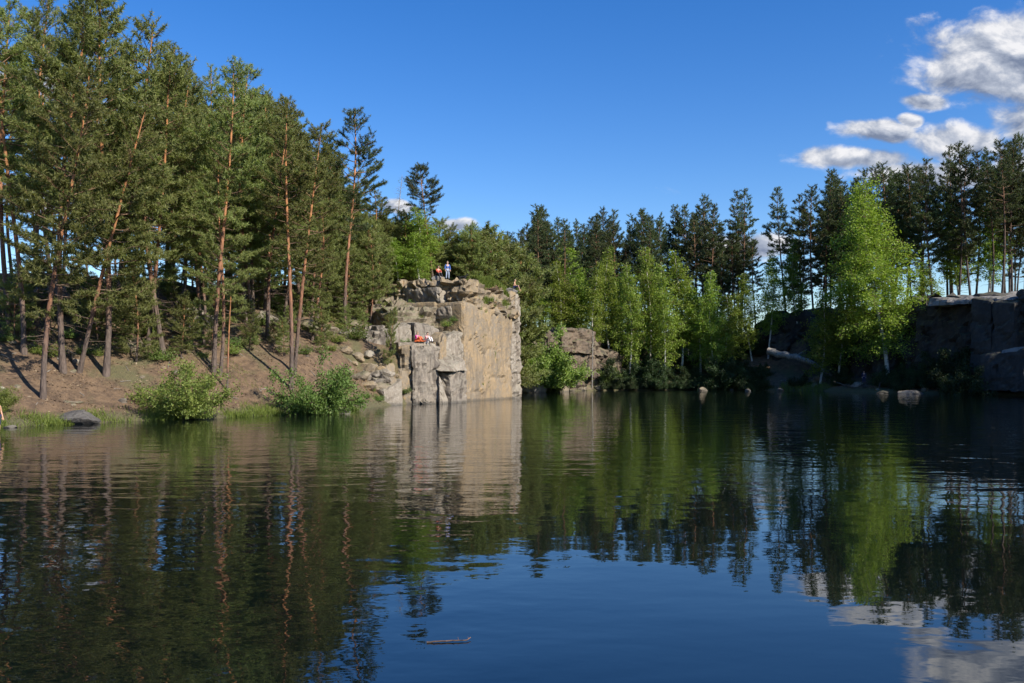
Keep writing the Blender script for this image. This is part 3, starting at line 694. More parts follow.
def make_pine(seed, H, cb, RR, mat='pine_needles', tb='pine_bark', nl=.27, nw=.050, nb=10, step=.125, bpm=5.4, bend=1.0, dead=8, name='pine_tree', top=1.6, gaps=.14):
    rs = np.random.RandomState(seed); tp = trunk_path(H, rs, bend)
    t = np.linspace(0, 1, len(tp)); r0 = H*.0062+.025
    rad = r0*(1-t)**.75*.95+.018; rad[0] *= 1.35
    TV, TF = tubes([tp], [rad], 9)
    bp, br, tv, td = [], [], [], []
    zb = cb*H; nbr = int((H-zb)*bpm)
    for i in range(nbr):
        if rs.rand() < gaps: continue
        f = (i+rs.rand())/nbr; z = zb+(H*.985-zb)*f; o = at_z(tp, z)
        prof = (.55+.45*math.sin(min(1, f/.4)*1.57))*(1-max(0, (f-.4)/.6)**top*.86)
        ln = RR*prof*rs.uniform(.55, 1.12); az = i*2.4+rs.uniform(-.6, .6)
        el = -.18+f*1.0+rs.uniform(-.15, .2)
        P = limb(o, az, el, ln, rs, .22-.15*f); bp.append(P); r_ = .011*ln+.012; br.append(np.linspace(r_, .008, 5))
        # twigs
        nt_ = max(3, int(ln*6.6))
        for k in range(nt_):
            u = .36+.64*(k+rs.rand())/nt_
            w_ = u*4; j = min(3, int(w_)); q = P[j]*(1-(w_-j))+P[j+1]*(w_-j); dd = unit(P[j+1]-P[j])
            tl = (.28+.30*ln*(1-u)+rs.uniform(0, .35))*rs.uniform(.7, 1.2)
            sdv = unit(np.cross(dd, [0, 0, 1.0]))*(1 if k % 2 else -1)
            dv = unit(dd*rs.uniform(.5, .9)+sdv*rs.uniform(.4, .9)+np.array([0, 0, rs.uniform(-.05, .30)]))
            q2 = q+dv*tl+np.array([0, 0, .08*tl]); bp.append(np.stack([q, q2])); br.append(np.array([.010, .005]))
            ns = max(1, int(tl*.8/step))
            for s_ in range(ns):
                g = 1-.8*s_/max(1, ns); tv.append(q+(q2-q)*g); td.append(dv+np.array([0, 0, .35]))
        tv.append(P[-1]); td.append(dd+np.array([0, 0, .4]))
    # leader
    for s_ in range(10): tv.append(at_z(tp, H*(.965+.0035*s_))+rs.normal(size=3)*.05); td.append(np.array([0, 0, 1.0])+rs.normal(size=3)*.5)
    # dead stubs on the bare trunk
    for _ in range(dead):
        z = rs.uniform(.12*H, max(zb, .2*H)); P = limb(at_z(tp, z), rs.uniform(0, 6.28), rs.uniform(-.3, .25), rs.uniform(.4, 1.8), rs, -.05, 4); bp.append(P); br.append(np.linspace(.022, .006, 4))
    b4 = [(p_, r_) for p_, r_ in zip(bp, br)]
    BV, BF = tubes([p_ for p_, _ in b4], [r_ for _, r_ in b4], 4)
    NV, NT = blades(np.array(tv), unit(np.array(td)), rs, nb, nl, nw, .58)
    return tree_kind(name, [('trunk', tri_mesh('pine_trunk', TV, TF, MAT[tb], True)), ('branches', tri_mesh('pine_branches', BV, BF, MAT['branch_bark'], True)),
                            ('crown', tri_mesh('pine_crown', NV, NT, MAT[mat]))])

def make_birch(seed, H, cb, RR, mat, lsize=.20, per=15, spread=.20, bpm=5.2, name='birch_tree', weep=.35, tbark='birch_bark', step=.32, bend=1.2, bare_top=False, dens=1.0):
    rs = np.random.RandomState(seed); tp = trunk_path(H, rs, bend); t = np.linspace(0, 1, len(tp))
    rad = (H*.006+.03)*(1-t)**.8+.012
    TV, TF = tubes([tp], [rad], 8)
    bp, br, lp = [], [], []
    zb = cb*H; nbr = int((H-zb)*bpm)
    for i in range(nbr):
        f = (i+rs.rand())/nbr; z = zb+(H*.99-zb)*f; o = at_z(tp, z)
        prof = (.45+.55*math.sin(min(1, f/.35)*1.57))*(1-max(0, (f-.35)/.65)**1.3*.88)
        ln = RR*prof*rs.uniform(.6, 1.15); az = i*2.4+rs.uniform(-.7, .7); el = .35+.5*f+rs.uniform(-.2, .2)
        P = limb(o, az, el, ln, rs, -weep, 6); bp.append(P); br.append(np.linspace(.008*ln+.010, .005, 6))
        nt_ = max(3, int(ln*5*dens))
        for k in range(nt_):
            u = .25+.75*(k+rs.rand())/nt_; w_ = u*5; j = min(4, int(w_)); q = P[j]*(1-(w_-j))+P[j+1]*(w_-j)
            tl = rs.uniform(.4, .9)*(.6+.25*ln*(1-u)); dv = unit(rs.normal(size=3)*np.array([1, 1, .5])+np.array([0, 0, -weep*1.2+.1]))
            q2 = q+dv*tl; bp.append(np.stack([q, q2])); br.append(np.array([.007, .004]))
            ns = max(1, int(tl/step))
            for s_ in range(ns): lp.append(q+(q2-q)*(1-s_/max(1, ns)))
    BV, BF = tubes(bp, br, 4)
    lp = np.array(lp)
    if bare_top: lp = lp[lp[:, 2] < H*.80]
    LV, LF = leaves(lp, rs, per, spread, lsize)
    return tree_kind(name, [('trunk', tri_mesh('birch_trunk', TV, TF, MAT[tbark], True)), ('branches', tri_mesh('birch_branches', BV, BF, MAT['branch_bark'], True)),
                            ('crown', tri_mesh('birch_crown', LV, LF, MAT[mat]))])

def make_bush(seed, H, RR, mat, lsize=.11, stems=26, per=9, name='bush', up=.5, spread=.14):
    rs = np.random.RandomState(seed); bp, br, lp = [], [], []
    for i in range(stems):
        az = rs.uniform(0, 6.28); k = math.sqrt(rs.rand()); el = 1.45-k*(1.15 if up < .6 else .8)
        ln = (H*math.sin(el)+RR*math.cos(el))*rs.uniform(.55, 1.08)
        P = limb(np.array([rs.normal()*.12*RR, rs.normal()*.12*RR, -.1]), az, el, ln, rs, -.12, 6, .05)
        bp.append(P); br.append(np.linspace(.03, .006, 6))
        for q in range(int(ln*7)):
            u = .18+.82*rs.rand(); w_ = u*5; j = min(4, int(w_)); o = P[j]*(1-(w_-j))+P[j+1]*(w_-j)
            o2 = o+unit(rs.normal(size=3)+np.array([0, 0, .3]))*rs.uniform(.15, .55)*RR*.45
            o2[2] = max(o2[2], .05); bp.append(np.stack([o, o2])); br.append(np.array([.008, .004]))
            for g in (1.0, .72, .45): lp.append(o+(o2-o)*g)
    BV, BF = tubes(bp, br, 4); LV, LF = leaves(np.array(lp), rs, per, spread, lsize)
    LV[:, 2] = np.maximum(LV[:, 2], .01)
    return tree_kind(name, [('stems', tri_mesh('bush_stems', BV, BF, MAT['branch_bark'], True)), ('crown', tri_mesh('bush_crown', LV, LF, MAT[mat]))])

# near and hillside pines
PN_ = [make_pine(101, 22, .36, 3.5), make_pine(102, 20, .27, 3.4), make_pine(103, 18, .24, 3.1), make_pine(104, 21, .40, 3.0, gaps=.2), make_pine(105, 16, .17, 3.0), make_pine(106, 19, .28, 3.6)]
PY_ = [make_pine(111, 9, .08, 2.5, dead=3, bpm=8), make_pine(112, 7, .07, 2.2, dead=2, bpm=8)]
PBIG = make_pine(120, 25, .34, 4.3, bend=1.3)
PSLIM = make_pine(121, 21, .45, 2.8, dead=14, bend=.6)
PDARK = make_pine(122, 20, .40, 3.4, 'dark_needles', gaps=.35, bpm=5.6)
PTALL = make_pine(123, 14, .62, 2.1, 'dark_needles', gaps=.05, dead=18, bpm=9)
PF_ = [make_pine(131+i, H_, cb_, r_, 'dark_needles', 'dark_bark', .32, .075, 9, .16, 5.0, .7, 8, top=1.15, gaps=.18) for i, (H_, cb_, r_) in enumerate([(19, .32, 2.7), (21, .44, 2.6), (18, .26, 2.8), (22, .48, 2.8), (20, .36, 2.4)])]
PSNAG = make_pine(140, 7, .9, .6, dead=16)
BI_ = [make_birch(201+i, H_, cb_, r_, 'birch_leaves') for i, (H_, cb_, r_) in enumerate([(17, .20, 3.2), (16, .24, 2.8), (14, .16, 2.9), (12, .12, 2.6)])]
BBIG = make_birch(210, 21, .14, 4.6, 'bright_birch_leaves', .165, 18, .28, 7.0, weep=.45, bare_top=False)
BDEAD = make_birch(211, 15, .35, 1.5, 'birch_leaves', .10, 1, .2, 5, tbark='grey_wood', dens=.9)
BUSH_ = [make_bush(301, 3.3, 2.3, 'willow_leaves', .12, 34), make_bush(302, 3.6, 2.0, 'bush_leaves', .12, 34), make_bush(303, 2.2, 2.0, 'bush_leaves', .15, 22), make_bush(304, 5.2, 2.6, 'bush_leaves', .20, 40, 9, spread=.2), make_bush(305, 5.5, 3.0, 'willow_leaves', .20, 40, 9, spread=.2)]
BUSHD = [make_bush(321, 2.2, 2.0, 'shade_leaves', .15, 22), make_bush(322, 4.6, 2.5, 'shade_leaves', .2, 34, 9, spread=.2)]
LOWB = [make_bush(311, 1.0, 1.1, 'bush_leaves', .12, 14, 6), make_bush(312, .8, .9, 'willow_leaves', .10, 12, 6)]

# ---- pines of the left bank that can be told apart in the photograph: kind, base pixel, top pixel, label
kinds_h = {id(k): h for k, h in [(PBIG, 25), (PSLIM, 21), (PDARK, 20), (PTALL, 14), (PSNAG, 7)]}
for k, h in zip(PN_, (22, 20, 18, 21, 16, 19)): kinds_h[id(k)] = h
for k, h in zip(PY_, (9, 7)): kinds_h[id(k)] = h
for k, h in zip(PF_, (19, 21, 18, 22, 20)): kinds_h[id(k)] = h
for k, h in zip(BI_, (17, 16, 14, 12)): kinds_h[id(k)] = h
kinds_h[id(BBIG)] = 21; kinds_h[id(BDEAD)] = 15
def put_px(kind, bpx, bpy_, tpx, tpy, label, cat='pine tree', group=None, rz=0.0, d=None, wid=None):
    p_ = hit(bpx, bpy_) if d is None else at(bpx, d)
    D = p_.y; H = (EYE+(HY-tpy)/F*D)-p_.z
    dx = (tpx-CX)/F*D-p_.x
    s = H/kinds_h[id(kind)]
    p_.z -= .15
    return put(kind, p_, rz, s if wid is None else wid, label, cat, group, (math.atan2(dx, H), 0), s)
near = [
 (PN_[3], 24, 354, 27, 14, 'straight orange-stemmed pine nearest the left picture edge', 1.0),
 (PN_[2], 43, 399, 66, 60, 'thin pine rooted lowest on the left bank, leaning right', 2.2),
 (PBIG, 63, 372, 96, -32, 'tallest thick pine with bright orange upper trunk on the left bank', .4),
 (PN_[4], 79, 373, 140, 96, 'pine leaning strongly to the right beside the thick tall pine', 3.0),
 (PN_[1], 106, 375, 132, -14, 'crooked pine right of the strongly leaning one', 4.2),
 (PY_[0], 136, 362, 134, 262, 'short young pine behind the willow bush', 1.2),
 (PSLIM, 214, 372, 221, 62, 'tall straight slim pine above the gap between the two shore bushes', 2.0),
 (PN_[2], 220, 375, 233, 150, 'reddish pine close behind the slim straight one', 5.1),
 (PSNAG, 227, 391, 233, 290, 'small half dead pine with bare side branches near the shore', 1.0),
 (PSLIM, 291, 389, 298, 98, 'front stem of the twin pines beside the round bush', 5.0),
 (PN_[0], 294, 374, 322, 118, 'right-leaning rear stem of the twin pines beside the round bush', 2.6),
 (PN_[5], 204, 345, 203, 118, 'pine standing before the grey outcrop on the left hill', 3.6),
 (PN_[4], 253, 327, 250, 110, 'pine with short visible trunk left of the twin pines', 1.9),
 (PN_[1], 267, 337, 277, 118, 'pine just left of and behind the twin pines', .2),
 (PN_[5], 163, 352, 160, 24, 'bushy pine behind the willow bush', 4.4),
 (PN_[0], 10, 330, 4, -6, 'dark pine cut by the left picture edge', 2.4),
 (PN_[2], 148, 345, 175, 62, 'slender pine in half shade behind the willow bush', .9),
]
for k, a, b_, c_, d_, lb, rz in near: put_px(k, a, b_, c_, d_, lb, 'pine tree', 'pines on the left bank', rz)
put_px(PDARK, 345, 0, 338, 104, 'dark gappy pine rising above the hillside stand against the sky', 'pine tree', None, 1.4, d=86)
put_px(PTALL, 434, 0, 426, 167, 'pine with dark tuft of crown on a long bare orange stem behind the cliff top', 'pine tree', None, .3, d=101)
put_px(BDEAD, 402, 0, 397, 172, 'nearly leafless grey birch left of the bare stemmed pine', 'birch tree', None, 1.0, d=104)

# hillside stand on the left
def skyline(px, xs, ys): return float(np.interp(px, xs, ys))
LX = [-60, 0, 60, 120, 150, 200, 240, 280, 310, 335, 380, 400, 440, 480, 520]
LY = [0, 0, -10, 0, 22, 62, 62, 100, 125, 145, 190, 205, 215, 226, 230]
rr = random.Random(21); done_ = []; HILL, FAR, YOUNG, LEAFY = [], [], [], []
def free(p_, r_):
    for q in done_:
        if (q[0]-p_.x)**2+(q[1]-p_.y)**2 < r_*r_: return False
    done_.append((p_.x, p_.y)); return True
n_ = 0
while n_ < 80:
    px = rr.uniform(-45, 400); d = rr.uniform(66, 112)
    if px < 110 and rr.random() < .8: continue
    p_ = at(px, d)
    if p_.z < 5.5 or (px > 330 and d < 90) or (px > 372 and d < 100) or not free(p_, 2.3): continue
    ty = skyline(px, LX, LY)+rr.choice((4, 12, 22, 45, 75, 110, 140))
    H = EYE+(HY-ty)/F*d-p_.z
    if H < 6: continue
    k = rr.choice(PN_) if H > 11 else rr.choice(PY_)
    s = H/kinds_h[id(k)]
    if s > 1.35 or s < .6: continue
    p_.z -= .15
    HILL.append((px, d, put(k, p_, rr.uniform(0, 6.28), min(s, 1.15), 'green pine in the dense stand covering the left hill', 'pine tree', 'pines massed on the left hill', (rr.uniform(-.03, .03), rr.uniform(-.03, .03)), s))); n_ += 1
for px, d, dy in [(302, 84, 8), (318, 90, 0), (330, 96, 14), (338, 92, 60), (352, 98, 20), (360, 92.5, 48), (368, 100, 8), (378, 96, 34), (386, 103, 4), (392, 101, 26), (405, 104, 8), (312, 78, 70), (345, 88, 85), (284, 80, 30), (262, 84, 18)]:
    p_ = at(px, d); ty = skyline(px, [260, 284, 302, 335, 352, 380, 405], [92, 108, 122, 150, 165, 192, 206])+dy; H = EYE+(HY-ty)/F*d-p_.z
    k = PN_[4] if H > 10 else PY_[0]; sc_ = H/kinds_h[id(k)]; done_.append((p_.x, p_.y)); p_.z -= .15
    HILL.append((px, d, put(k, p_, px*.9, min(1.25, max(.85, sc_*1.1)), 'green pine in the dense stand covering the left hill', 'pine tree', 'pines massed on the left hill', (0, 0), sc_)))
n_ = 0                                            # young pines and broadleaf trees above the cliff
while n_ < 66:
    px = rr.uniform(318, 548); d = rr.uniform(88, 128)
    p_ = at(px, d)
    if p_.z < 7.5: continue
    if 425 < px < 525 and d < 102: continue
    if 380 < px < 430 and d < 97: continue
    if not free(p_, 1.6): continue
    ty = skyline(px, [318, 380, 400, 440, 480, 520, 548], [240, 215, 208, 222, 228, 250, 262])+rr.uniform(0, 30)
    H = EYE+(HY-ty)/F*d-p_.z
    if H < 3: continue
    rb = rr.random()
    k = rr.choice(PY_) if rb < .62 else rr.choice(BI_[2:])
    s = H/kinds_h[id(k)]
    if s > 1.6: continue
    p_.z -= .1
    if k in PY_: YOUNG.append((px, d, put(k, p_, rr.uniform(0, 6.28), max(.8, s*1.05), 'young bushy pine on the slope behind the main cliff top', 'pine tree', 'young pines behind the cliff', (0, 0), s)))
    else: LEAFY.append((px, d, put(k, p_, rr.uniform(0, 6.28), max(.75, s), 'leafy broadleaf tree on the slope behind the main cliff top', 'tree', 'broadleaf trees behind the cliff', (0, 0), s)))
    n_ += 1
for px, d, ty in [(470, 105, 226), (480, 108, 230), (489, 109, 233), (497, 111, 236), (506, 113, 242), (515, 115, 250)]:
    p_ = at(px, d); sc_ = (EYE+(HY-ty)/F*d-p_.z)/9; p_.z -= .1
    YOUNG.append((px, d, put(PY_[0], p_, px*1.3, max(.9, sc_*1.05), 'young bushy pine on the slope behind the main cliff top', 'pine tree', 'young pines behind the cliff', (0, 0), sc_)))
put_px(BI_[2], 415, 0, 412, 208, 'bright green leafy tree rising behind the people on the cliff top', 'tree', None, 2.0, d=99, wid=1.1)

# low growth on the hill and the rock terraces
for (px, py, k, s, lb) in [(322, 414, 1, 1.36, 'round dense green bush at the waterline beside the rubble bank'), (186, 419, 0, 1.08, 'light green willow bush spreading over the waterline of the left bank'),
        (540, 384, 4, 1.5, 'bright leafy bush filling the corner between the two cliffs'), (-6, 412, 0, .5, 'leafy green shrub at the left picture edge')]:
    p_ = hit(px, py, 30, 150)
    if px == 540: p_ = Vector(((540-CX)/F*124, 124, 0.6))
    put(BUSH_[k], p_, 1.3*k, s*(.86 if k == 1 else 1), lb, 'bush', sz=s)
n_ = 0
while n_ < 42:
    px = rr.uniform(255, 440); py = rr.uniform(285, 345); p_ = hit(px, py, 60, 120)
    if not free(p_, .8): continue
    n_ += 1
    if rr.random() < .5: put(('pine_sapling', PY_[n_ % 2][1]), p_, rr.uniform(0, 6), rr.uniform(.18, .32), 'knee high pine seedling on the rocky slope above the ledge', 'pine tree', 'pine saplings above the ledge')
    else: put(LOWB[n_ % 2], p_, rr.uniform(0, 6), rr.uniform(.7, 1.3), 'low scrubby bush on the rocky slope above the ledge', 'bush', 'scrub above the ledge')
n_ = 0
while n_ < 62:
    px = rr.uniform(0, 335); py = rr.uniform(292, 362); p_ = hit(px, py, 45, 120)
    if not free(p_, .8): continue
    n_ += 1
    kk = (LOWB+PY_)[n_ % 4]
    if n_ % 4 > 1: kk = ('pine_sapling', kk[1])
    put(kk, p_, rr.uniform(0, 6), rr.uniform(.6, 1.1) if n_ % 4 < 2 else rr.uniform(.25, .55), 'low undergrowth plant between the trunks on the left hill', 'bush', 'undergrowth on the left hill')
for i, (px, py) in enumerate([(366, 398), (372, 392), (404, 397), (425, 399), (378, 401), (356, 404)]):
    put(LOWB[i % 2], hit(px, py, 60, 95), i, .45+.1*(i % 3), 'small weed tuft in the rocks at the waterline below the ledge', 'bush', 'weeds at the cliff foot')
for i, (px, d_, z_) in enumerate([(407, 82.6, 5.5), (420, 88.5, 8.2), (400, 88, 7.9), (447, 88.2, 7.4), (455, 88.6, 8.0), (432, 91, 9.8), (410, 92, 9.6), (460, 89.4, 7.6), (396, 90, 8.8), (470, 93, 11.4)]):
    x_ = (px-CX)/F*d_
    put(LOWB[i % 2], (x_, d_, z_), i, .5+.12*(i % 4), 'small green tuft growing from a crack of the main cliff', 'bush', 'tufts on the main cliff')
put(PY_[1], Vector(((387-CX)/F*79.4, 79.4, gz((387-CX)/F*79.4, 79.4)-.2)), 1.0, .30, 'thin bare leaning pine sapling on the rubble left of the ledge', 'pine tree', None, (.12, 0), .82)

# far shore
FX = [505, 520, 540, 575, 600, 640, 670, 700, 725, 750, 780, 800, 820, 850, 870, 900, 930, 965, 1000, 1024, 1100]
FY = [236, 226, 211, 226, 214, 216, 214, 206, 190, 199, 185, 191, 175, 181, 168, 172, 164, 146, 148, 140, 132]
n_ = 0; tries = 0; front = [512+i*13.2 for i in range(42)]
while n_ < 152 and tries < 30000:
    tries += 1
    px = rr.uniform(500, 740) if n_ % 2 else rr.uniform(508, 1060); d = rr.uniform(142, 185) if px < 740 else rr.uniform(142, 170) if px < 870 else rr.uniform(128, 162)
    lead = bool(front)
    if lead and tries % 40 == 0: front.pop(); continue
    if lead: px = front[-1]+rr.uniform(-3, 3); d = rr.uniform(144, 156) if px < 870 else rr.uniform(131, 142)
    p_ = at(px, d)
    if p_.z < 8.0 or not free(p_, 1.7): continue
    ty = skyline(px, FX, FY)+(rr.choice((-5, 0, 6)) if lead else rr.choice((-6, 0, 6, 16, 28, 42, 56)))
    H = EYE+(HY-ty)/F*d-p_.z
    k = rr.choice(PF_); s = H/kinds_h[id(k)]
    if s > 1.45 or s < .55: continue
    if lead: front.pop()
    p_.z -= .15; n_ += 1
    reg = 'behind the far birches' if px < 720 else ('above the shaded cliff' if px < 880 else 'on the plateau above the right cliff')
    FAR.append((px, d, put(k, p_, rr.uniform(0, 6.28), min(s, 1.2), 'tall dark pine '+reg, 'pine tree', 'dark pines '+reg, (rr.uniform(-.02, .02), 0), s)))
birches = [(577, 372, 577, 238, 0, 1.15), (612, 372, 611, 248, 1, 1.0), (648, 372, 651, 244, 0, 1.0), (681, 372, 684, 249, 1, 1.15), (700, 374, 700, 285, 2, 1.1), (560, 0, 556, 262, 3, 1.0), (541, 0, 540, 290, 3, 1.0),
           (595, 0, 596, 262, 1, .9), (629, 0, 631, 262, 2, .9), (664, 0, 668, 262, 2, 1.0), (722, 376, 722, 296, 3, 1.15), (716, 0, 714, 268, 2, .9), (838, 380, 842, 262, 2, 1.1), (820, 380, 822, 292, 3, 1.1), (768, 0, 766, 252, 1, .9), (800, 0, 797, 240, 1, .9), (752, 0, 748, 270, 2, .9), (927, 0, 925, 262, 3, .9), (960, 0, 958, 200, 1, 1.0), (988, 0, 986, 190, 0, 1.0)]
blab = ['first full birch crown right of the low cliff, broad and light green', 'slimmer birch right of the first broad far birch', 'tall light green birch in the middle of the far bank', 'yellowish birch at the right end of the bright far row', 'round low birch crown at the right end of the far row',
        'small birch behind the low cliff', 'birch sapling near the cliff corner shrub', 'thin birch between the first two far birches', 'thin pale birch between second and third far birches', 'thin birch between the tall and the yellowish far birches', 'spreading small birch above the dark far bushes', 'slim birch behind the round low crown',
        'pale green birch left of the big bright birch', 'small leaning birch above the fallen trunk', 'greenish birch at the foot of the pines above the shaded cliff', 'olive birch among pines left of the big bright birch', 'slim birch at the left end of the shaded cliff top', 'small pale tree right of the big bright birch', 'tall green birch on the right plateau', 'tall birch with pale stem near the right picture edge']
for (a, b_, c_, d_, k, w), lb in zip(birches, blab):
    if b_: put_px(BI_[k], a, b_, c_, d_, lb, 'birch tree', 'birches on the far bank', a*.7, d=146 if a < 740 else 136, wid=w*1.35)
    else: put_px(BI_[k], a, b_, c_, d_, lb, 'birch tree', 'birches on the far bank', a*.7, d=143 if a < 740 else (150 if a < 880 else 134), wid=w*1.25)
n_ = 0
while n_ < 34:
    px = rr.uniform(548, 735); p_ = at(px, rr.uniform(143, 157))
    if p_.z < 3 or not free(p_, 1.2): continue
    n_ += 1; k = rr.choice(BI_); s = rr.uniform(.5, .85)
    put(k, p_, rr.uniform(0, 6), s*1.05, 'half hidden slender birch in the thicket behind the far row', 'birch tree', 'thicket birches on the far bank', (0, 0), s)
put_px(BBIG, 888, 384, 893, 178, 'largest brightest yellow-green birch before the right cliff', 'birch tree', None, .6, d=129, wid=1.85)
for (px, d, k, s, lb) in [(722, 141, 3, 1.25, 'large dark bush spreading low over the far shore'), (752, 139.5, 3, .9, 'dark bush right of the largest dark one on the far shore'), (690, 142.6, 3, .8, 'dark bush left of the largest dark one on the far shore'),
        (966, 112.6, 3, 1.05, 'round dark green bush standing before the right cliff'), (583, 137.5, 2, 1.1, 'low bush at the waterline below the low cliff'), (570, 134.2, 2, .9, 'small bush on the stones below the low cliff'), (604, 139.5, 2, 1.2, 'scrubby bush right of the low cliff foot'), (628, 142.2, 2, 1.3, 'spreading bush on the far bank below the second birch'), (655, 143, 2, 1.2, 'bush below the tall middle birch'),
        (800, 137.5, 2, .9, 'grassy low bush at the far waterline below the fallen trunk'), (1012, 111, 2, .8, 'dark low bush at the foot of the right ledge'), (905, 121.5, 2, .9, 'low bush in shade behind the flat pale boulder'), (887, 126.3, 2, 1.25, 'added dark bush covering the shaded foot of the big bright birch'), (925, 121, 3, .8, 'bush in deep shade left of the round dark one'), (540, 127, 4, .8, 'upper bush growing on the bank behind the cliff corner')]:  # bush at the big birch's foot is added, standing in for shade
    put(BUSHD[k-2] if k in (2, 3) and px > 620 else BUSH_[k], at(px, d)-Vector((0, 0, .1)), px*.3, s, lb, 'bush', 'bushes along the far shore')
n_ = 0
while n_ < 72:
    px = rr.uniform(596, 1022); d = rr.uniform(112, 152); p_ = at(px, d)
    if p_.z < (.15 if px < 745 else .5) or p_.z > 7 or (762 < px < 838 and p_.z > .4) or 845 < px < 882 or not free(p_, .8): continue
    n_ += 1
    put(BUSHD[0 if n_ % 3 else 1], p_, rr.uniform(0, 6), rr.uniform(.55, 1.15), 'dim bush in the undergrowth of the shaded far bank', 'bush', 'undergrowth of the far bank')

for px in range(604, 760, 8):
    p_ = hit(px+rr.uniform(-3, 3), 389.3, 110, 160)
    put(BUSHD[0], p_, rr.uniform(0, 6), rr.uniform(.5, .9), 'dim bush in the undergrowth of the shaded far bank', 'bush', 'undergrowth of the far bank')
# right bank out of frame: its pines throw the shade over the right cliffs
for i in range(26):
    t = i/25; x_ = 82+rr.uniform(-3, 10)-6*t; y_ = 62+t*46+rr.uniform(-2, 2)
    if x_/y_ < .62: x_ = y_*.62+3
    if abs((x_-53)*.6+(y_-128)*.8) < 5.0: continue
    k = PF_[i % 5]; s = rr.uniform(.9, 1.1)
    put(k, (x_, y_, gz(x_, y_)-.2), rr.uniform(0, 6), s, 'pine on the right bank beyond the picture edge', 'pine tree', 'pines beyond the right edge')

# ------------------------------------------------------------------ grass
def grass(name, pts, rs, ln, wd, label):
    P = np.array(pts); n = len(P); d = unit(rs.normal(size=(n, 3))*np.array([.45, .45, .1])+np.array([0, 0, 1.0]))
    l = ln*rs.uniform(.5, 1.25, (n, 1)); s = unit(np.cross(d, rs.normal(size=(n, 3))))*wd
    V = np.stack([P-s, P+s, P+d*l*.6+s*.7+np.array([0, 0, .0]), P+d*l], 1).reshape(-1, 3)
    i = np.arange(n)[:, None]*4; T = np.concatenate([i+np.array([[0, 1, 2]]), i+np.array([[0, 2, 3]])], 0)
    return tag(obj(name, tri_mesh(name, V, T, MAT['grass_blades'])), label, 'grass', kind='stuff')
rs = np.random.RandomState(9); gp = []
seg = [(-37, 36), (-27.5, 46.5), (-22.3, 53.5), (-18.4, 57.0), (-13.8, 63.5), (-11.8, 70)]
for (a, c_), (a2, c2_) in zip(seg[:-1], seg[1:]):
    m_ = int(math.hypot(a2-a, c2_-c_)*420); t = rs.rand(m_)
    off = np.abs(rs.normal(size=m_))*.75; nx__, ny__ = -(c2_-c_), (a2-a); l_ = math.hypot(nx__, ny__)
    xx = a+(a2-a)*t+nx__/l_*(off-.15); yy = c_+(c2_-c_)*t+ny__/l_*(off-.15)
    clump = np.sin(xx*1.7)+np.sin(yy*2.3+1)+np.sin(xx*.6+yy*.5)+rs.normal(size=m_)*.7
    zz_ = ground(xx, yy); keep = (clump > .1)
    gp += list(np.stack([xx, yy, np.maximum(zz_, -.02)], -1)[keep])
m_ = 60000; xx = rs.uniform(-40, -9, m_); yy = rs.uniform(40, 84, m_); s_, _p = shore_dist(xx, yy)
cl_ = np.sin(xx*.55+1)+np.sin(yy*.62-xx*.3)+np.sin(xx*1.3+yy*.9)*.7+rs.normal(size=m_)*.35
k_ = (s_ > 1.2) & (s_ < 16) & (cl_ > 1.25); sg = np.stack([xx, yy, ground(xx, yy)-.01], -1)[k_]
grass('slope_grass', sg, rs, .22, .012, 'sparse short grass and moss patches between the trunks of the left bank')
grass('shore_grass', gp, rs, .42, .016, 'green grass fringe along the waterline of the left bank')
gp = []
for _ in range(3000):
    px = rs.uniform(780, 850); d = rs.uniform(132, 140); x_ = (px-CX)/F*d; s_, _p = shore_dist(np.array([x_]), np.array([d]))
    if -.3 < s_[0] < 2.2: gp.append((x_, d, max(gz(x_, d), 0)))
grass('far_reeds', gp, rs, .8, .03, 'dim green sedge along the shaded far waterline')

# fallen cones, bark flakes and needles on the bank
rs = np.random.RandomState(17); m_ = 26000
xx = rs.uniform(-42, -9, m_); yy = rs.uniform(38, 80, m_); s_, _p = shore_dist(xx, yy)
k_ = (s_ > .5) & (s_ < 17) & (np.sin(xx*1.1+yy*.7)+np.sin(yy*1.9-xx*.8)+rs.normal(size=m_)*.8 > -.3); xx, yy = xx[k_], yy[k_]
P = np.stack([xx, yy, ground(xx, yy)+.03], -1); a_ = unit(rs.normal(size=P.shape)*np.array([1, 1, .35])); b_ = unit(np.cross(a_, rs.normal(size=P.shape)*.4+np.array([0, 0, 1.0])))
sz_ = rs.uniform(.03, .13, (len(P), 1)); V = np.stack([P-a_*sz_, P+b_*sz_*.4, P+a_*sz_, P-b_*sz_*.4+np.array([0, 0, .03])], 1).reshape(-1, 3)
leaf_mat('litter', (0.06, 0.038, 0.025), (0.30, 0.21, 0.14), 0.05)
tag(obj('forest_litter', tri_mesh('forest_litter', V, np.arange(len(V)).reshape(-1, 4), MAT['litter'])), 'brown bark flakes and needle litter strewn over the left bank', 'litter', kind='stuff')

